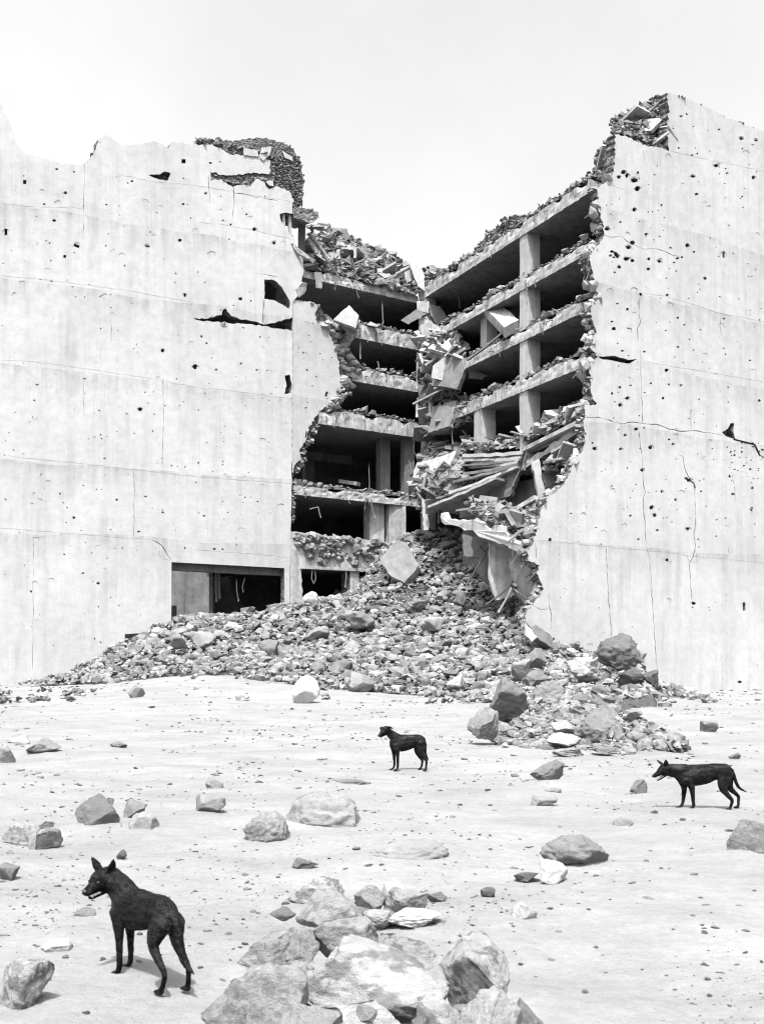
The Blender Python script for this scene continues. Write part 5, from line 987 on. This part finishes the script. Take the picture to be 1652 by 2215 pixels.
def dog(name, label, tubes, head, hs, yaw, pitch, ears, gape, loc, rot, voxel=.008, shag=1600, roll=0, mz=1.0):
    V = []; Fc = []
    def add(v, f):
        b = len(V); V.extend([Vector(p) for p in v]); Fc.extend([tuple(i + b for i in q) for q in f])
    for t in tubes: add(*loft(t))
    HM = Matrix.Translation(head) @ Matrix.Rotation(yaw, 4, 'Z') @ Matrix.Rotation(-pitch, 4, 'Y') @ Matrix.Rotation(roll, 4, 'X') @ Matrix.Scale(hs, 4)
    def addh(pts, side=(0, 1, 0)):
        pts = [((x if x < .06 else .06 + (x - .06) * mz), y, z, a, b) for x, y, z, a, b in pts]
        v, f = loft(pts, side); add([HM @ Vector(p) for p in v], f)
    addh([(-.06, 0, -.016, .056, .058), (-.015, 0, .002, .066, .062), (.03, 0, .006, .062, .056), (.062, 0, -.006, .050, .045), (.09, 0, -.018, .037, .037), (.125, 0, -.025, .031, .031), (.152, 0, -.028, .026, .025), (.168, 0, -.026, .018, .017)])
    addh([(-.01, 0, -.05, .046, .034), (.04, 0, -.056 - gape * .3, .036, .022), (.09, 0, -.060 - gape * .75, .025, .014), (.132, 0, -.058 - gape, .019, .011)])
    for sy in (-1, 1): addh([(.03, sy * .03, -.022, .024, .024), (.0, sy * .034, -.03, .028, .03)])          # cheeks
    for sy in (-1, 1): addh([(.062, sy * .026, .028, .014, .010), (.085, sy * .022, .016, .010, .008)])        # brows
    for pts, side in ears: addh(pts, side)
    me = bpy.data.meshes.new('body'); me.from_pydata([tuple(v) for v in V], [], Fc); tmp = bpy.data.objects.new('tmp', me); sc.collection.objects.link(tmp)
    md = tmp.modifiers.new('r', 'REMESH'); md.mode = 'VOXEL'; md.voxel_size = voxel; md.use_smooth_shade = True
    sm = tmp.modifiers.new('s', 'SMOOTH'); sm.factor = .5; sm.iterations = 2
    dg = bpy.context.evaluated_depsgraph_get(); dg.update(); m2 = bpy.data.meshes.new_from_object(tmp.evaluated_get(dg)); bpy.data.objects.remove(tmp)
    m2.name = 'body'; m2.materials.clear(); m2.materials.append(M['fur'])
    N = [v.normal.copy() for v in m2.vertices]
    for v, n in zip(m2.vertices, N):
        v.co += n * (.0022 * mnoise.fractal(Vector((v.co.x * 22, v.co.y * 40, v.co.z * 40)), 1, 2, 3))
    root = empty(name, loc); root.rotation_euler = (0, 0, rot); tag(root, label, 'dog', 'black stray dogs')
    link('body', m2, root)
    vs_ = list(m2.vertices); SV = []; SF = []
    for i in range(shag):
        v = random.choice(vs_); n = v.normal
        if v.co.z < .12 or n.length < .1: continue
        hd = (HM.inverted() @ v.co)
        if hd.x > -.03 and abs(hd.y) < .1 and abs(hd.z) < .15: continue
        L = R(.007, .015) * (1.7 if (n.z > .75 and v.co.x > .05) else 1); d = (Vector((-1, 0, -.45)) - n * Vector((-1, 0, -.45)).dot(n)); d = d.normalized() if d.length > .05 else Vector((-1, 0, 0))
        s_ = d.cross(n); s_ = s_.normalized() * .0022; e = v.co + (d + n * R(.05, .3)).normalized() * L
        b = len(SV); SV += [v.co - s_, v.co + s_, e]; SF.append((b, b + 1, b + 2))
    if SF: tag(mk('fur', SV, SF, M['strand'], root), kind='stuff')
    def ball(nm, c, r, mat, sc_=(1, 1, 1)):
        Vn, Fn = ICO[2]; mk(nm, [HM @ (Vector(c) + Vector((p[0] * r * sc_[0], p[1] * r * sc_[1], p[2] * r * sc_[2]))) for p in Vn], [tuple(f) for f in Fn], mat, root, True)
    for sy in (-1, 1): ball('eye', (.072, sy * .040, .010), .0095, M['eye'])
    ball('nose', (.06 + .106 * mz, 0, -.020), .0145, M['nose'], (1, 1.1, .85))
    if gape > .005:
        TV = []; TF = []
        def cone(x, y, z, h, r):
            b = len(TV); TV.extend([HM @ Vector(p) for p in ((x - r, y, z), (x, y - r, z), (x + r, y, z), (x, y + r, z), (x, y, z + h))]); TF.extend([tuple(b + i for i in f) for f in ((0, 1, 4), (1, 2, 4), (2, 3, 4), (3, 0, 4))])
        for sy in (-1, 1):
            for k in range(6):
                x = .06 + (.085 - k * .013) * mz; can = k == 1
                cone(x, sy * (.0225 + k * .0024), -.046, -.020 if can else -.010, .005)
                cone(x - .015 * mz, sy * (.0165 + k * .002), -.052 - gape * (.95 - k * .1), .017 if k == 0 else .009, .0048)
        mk('teeth', TV, TF, M['tooth'], root)
    return root
def slim(T, leg, tail):
    out = [list(t) for t in T]
    for i in (2, 3, 4, 5):
        q = out[i]; out[i] = [(x, z, y, rs * (leg + (1 - leg) * max(0, 1 - k / 2.)), ro * (leg + (1 - leg) * max(0, 1 - k / 2.))) for k, (x, z, y, rs, ro) in enumerate(q)]
        x, z, y = q[-1][:3]; out.append([(x + 22, z - 4, y, 27, 19), (x - 8, z, y, 31, 16), (x - 32, z + 4, y, 24, 10)])
    out[6] = [(x, z, y, rs * tail, ro * tail) for x, z, y, rs, ro in out[6]]
    return out
def conv(lists, x0, g, sx, sz, sy): return [[((x0 - x) * sx, y * sy, (g - z) * sz, rs * sy, ro * (sx + sz) / 2) for x, z, y, rs, ro in L] for L in lists]
TR = [[(1245, 305, 0, 50, 60), (1180, 297, 0, 85, 108), (1080, 298, 0, 84, 112), (1000, 305, 0, 86, 122), (900, 330, 0, 98, 140), (780, 348, 0, 110, 150), (680, 350, 0, 112, 150), (600, 342, 0, 98, 135), (545, 325, 0, 78, 112)],
      [(620, 305, 0, 88, 112), (510, 292, 0, 78, 103), (425, 282, 0, 72, 92), (370, 272, 0, 66, 78)],
      [(640, 390, 62, 48, 95), (688, 500, 68, 40, 50), (703, 600, 68, 33, 36), (712, 700, 68, 26, 29), (718, 745, 68, 27, 27), (706, 785, 68, 28, 24), (688, 803, 68, 30, 14)],
      [(600, 410, -62, 48, 85), (622, 530, -68, 38, 44), (615, 640, -68, 30, 33), (605, 720, -68, 25, 26), (590, 765, -68, 26, 23), (556, 796, -68, 28, 15), (528, 804, -68, 24, 10)],
      [(1165, 310, 48, 58, 105), (1130, 430, 66, 52, 98), (1120, 520, 70, 42, 68), (1170, 600, 70, 32, 43), (1238, 680, 70, 23, 31), (1238, 730, 70, 21, 25), (1218, 782, 70, 24, 23), (1198, 804, 70, 28, 12)],
      [(1215, 330, -48, 58, 88), (1232, 450, -66, 48, 74), (1260, 540, -70, 38, 50), (1322, 600, -70, 28, 34), (1370, 650, -70, 22, 27), (1372, 720, -70, 19, 23), (1368, 775, -70, 22, 21), (1345, 797, -70, 26, 11)],
      [(1225, 255, 0, 34, 36), (1278, 330, 0, 34, 33), (1312, 430, 0, 33, 31), (1352, 510, 0, 28, 27), (1410, 555, 0, 20, 19), (1478, 583, 0, 5, 5)]]
TM = [[(1190, 560, 0, 70, 112), (1110, 530, 0, 92, 128), (1000, 542, 0, 90, 138), (880, 562, 0, 100, 166), (780, 576, 0, 110, 176), (690, 570, 0, 110, 168), (625, 558, 0, 90, 140)],
      [(700, 500, 0, 95, 115), (610, 435, 0, 76, 98), (540, 375, 0, 66, 82), (490, 330, 0, 62, 70)],
      [(680, 600, 64, 52, 105), (695, 740, 70, 42, 48), (700, 850, 70, 34, 37), (703, 980, 70, 28, 31), (702, 1050, 70, 30, 27), (682, 1098, 70, 32, 20), (652, 1116, 70, 30, 12)],
      [(615, 620, -62, 48, 85), (625, 760, -68, 40, 44), (632, 880, -68, 32, 34), (636, 1000, -68, 27, 29), (626, 1058, -68, 28, 26), (600, 1092, -68, 30, 18), (566, 1108, -68, 26, 10)],
      [(1175, 570, 52, 62, 108), (1160, 690, 68, 52, 98), (1180, 790, 72, 40, 68), (1237, 870, 72, 31, 43), (1272, 940, 72, 25, 31), (1270, 1010, 72, 23, 26), (1262, 1078, 72, 26, 24), (1236, 1114, 72, 30, 13)],
      [(1125, 600, -50, 58, 98), (1102, 720, -66, 48, 80), (1132, 830, -70, 37, 50), (1192, 920, -70, 27, 33), (1192, 990, -70, 23, 27), (1176, 1058, -70, 25, 23), (1142, 1098, -70, 28, 12)],
      [(1225, 505, 0, 32, 36), (1260, 620, 0, 30, 30), (1256, 740, 0, 27, 28), (1275, 830, 0, 24, 25), (1302, 890, 0, 20, 19), (1320, 938, 0, 6, 6)]]
def ear(base, tip, w, side, th=.009, bend=None):
    b = Vector(base); t = Vector(tip); mid = b.lerp(t, .45) if bend is None else Vector(bend)
    return ([(*b, w * .8, th * 1.6), (*mid, w, th * 1.2), (*b.lerp(t, .8), w * .55, th), (*t, w * .18, th * .8)], side)
# right dog: head low, mouth open, ears up
gz = lambda x, Y: float(ground_z((x - CX) * Y / F, Y))
dog('dog', 'black dog at the right, head lowered, jaws open, tail trailing', conv(slim(TR, .88, .8), 900, 812, 1 / 1011, 1 / 1011, 1 / 1011), ((900 - 345) / 1011, .01, (812 - 265) / 1011), 1.16, .12, math.radians(-19),
    [ear((-.012, .038, .045), (-.012, .075, .118), .034, (1, 0, 0)), ear((.0, -.035, .048), (.045, -.06, .125), .026, (.7, .5, 0))], .03, (((1525.8 - CX) * 16.35 / F), 16.35, gz(1525, 16.35) - .004), math.pi, .008)
# far dog: side on, face turned to the camera, ears folded out
dog('dog', 'black dog in the middle distance, face turned, ears folded sideways', conv(slim(TM, .88, .85), 940, 1128, 1 / 1074, 1 / 1074, 1 / 1074), ((940 - 455) / 1074, .03, (1128 - 318) / 1074), 1.16, .75, math.radians(-20),
    [ear((-.02, .045, .035), (-.055, .135, .02), .028, (.9, .2, .4), bend=(-.03, .09, .048)), ear((-.01, -.045, .035), (-.0, -.125, .015), .026, (.9, .2, .4), bend=(-.005, -.085, .045))], .0, (((885.7 - CX) * 22.4 / F), 22.4, gz(885, 22.4) - .004), math.pi, .009)
# near dog: walking away to the left, looking back, teeth bared
TN = [list(t) for t in TM]
TN[0] = [(x, z - 16, y, rs * .92, ro * .86) for x, z, y, rs, ro in TM[0]]
TN[1] = [(720, 510, 0, 98, 124), (650, 445, 8, 92, 116), (590, 390, 20, 82, 104), (545, 350, 42, 74, 92)]
TN[4] = [(1165, 570, 52, 60, 105), (1130, 690, 78, 50, 92), (1130, 790, 86, 40, 64), (1205, 890, 90, 30, 40), (1255, 960, 92, 24, 29), (1245, 1030, 92, 22, 25), (1225, 1085, 92, 26, 23), (1195, 1116, 92, 30, 13)]
TN[5] = [(1165, 570, -52, 60, 105), (1150, 690, -76, 50, 90), (1160, 790, -84, 39, 60), (1225, 880, -90, 29, 38), (1262, 950, -92, 24, 29), (1262, 1030, -94, 22, 25), (1256, 1085, -94, 25, 23), (1230, 1116, -94, 30, 13)]
TN[6] = [(1220, 500, 0, 38, 42), (1262, 600, -4, 40, 40), (1276, 720, -12, 40, 38), (1290, 830, -24, 36, 34), (1318, 895, -36, 30, 27), (1350, 935, -46, 18, 16), (1378, 960, -54, 5, 5)]
hd = math.atan2(.45, -.396)
dog('dog', 'black dog in the left foreground looking back with bared teeth', conv(slim(TN, .76, .8), 940, 1128, 1.10 / 1074, .80 / 1074, .92 / 1074), (.415, .07, .585), 1.12, math.radians(98), math.radians(-14),
    [ear((-.018, .042, .038), (-.03, .078, .112), .034, (1, .1, 0)), ear((-.008, -.042, .038), (.0, -.078, .12), .030, (1, .1, 0))], 0.009, (-1.432, 7.36, float(ground_z(-1.432, 7.36)) - .004), hd, .0055, 8000, mz=.78)
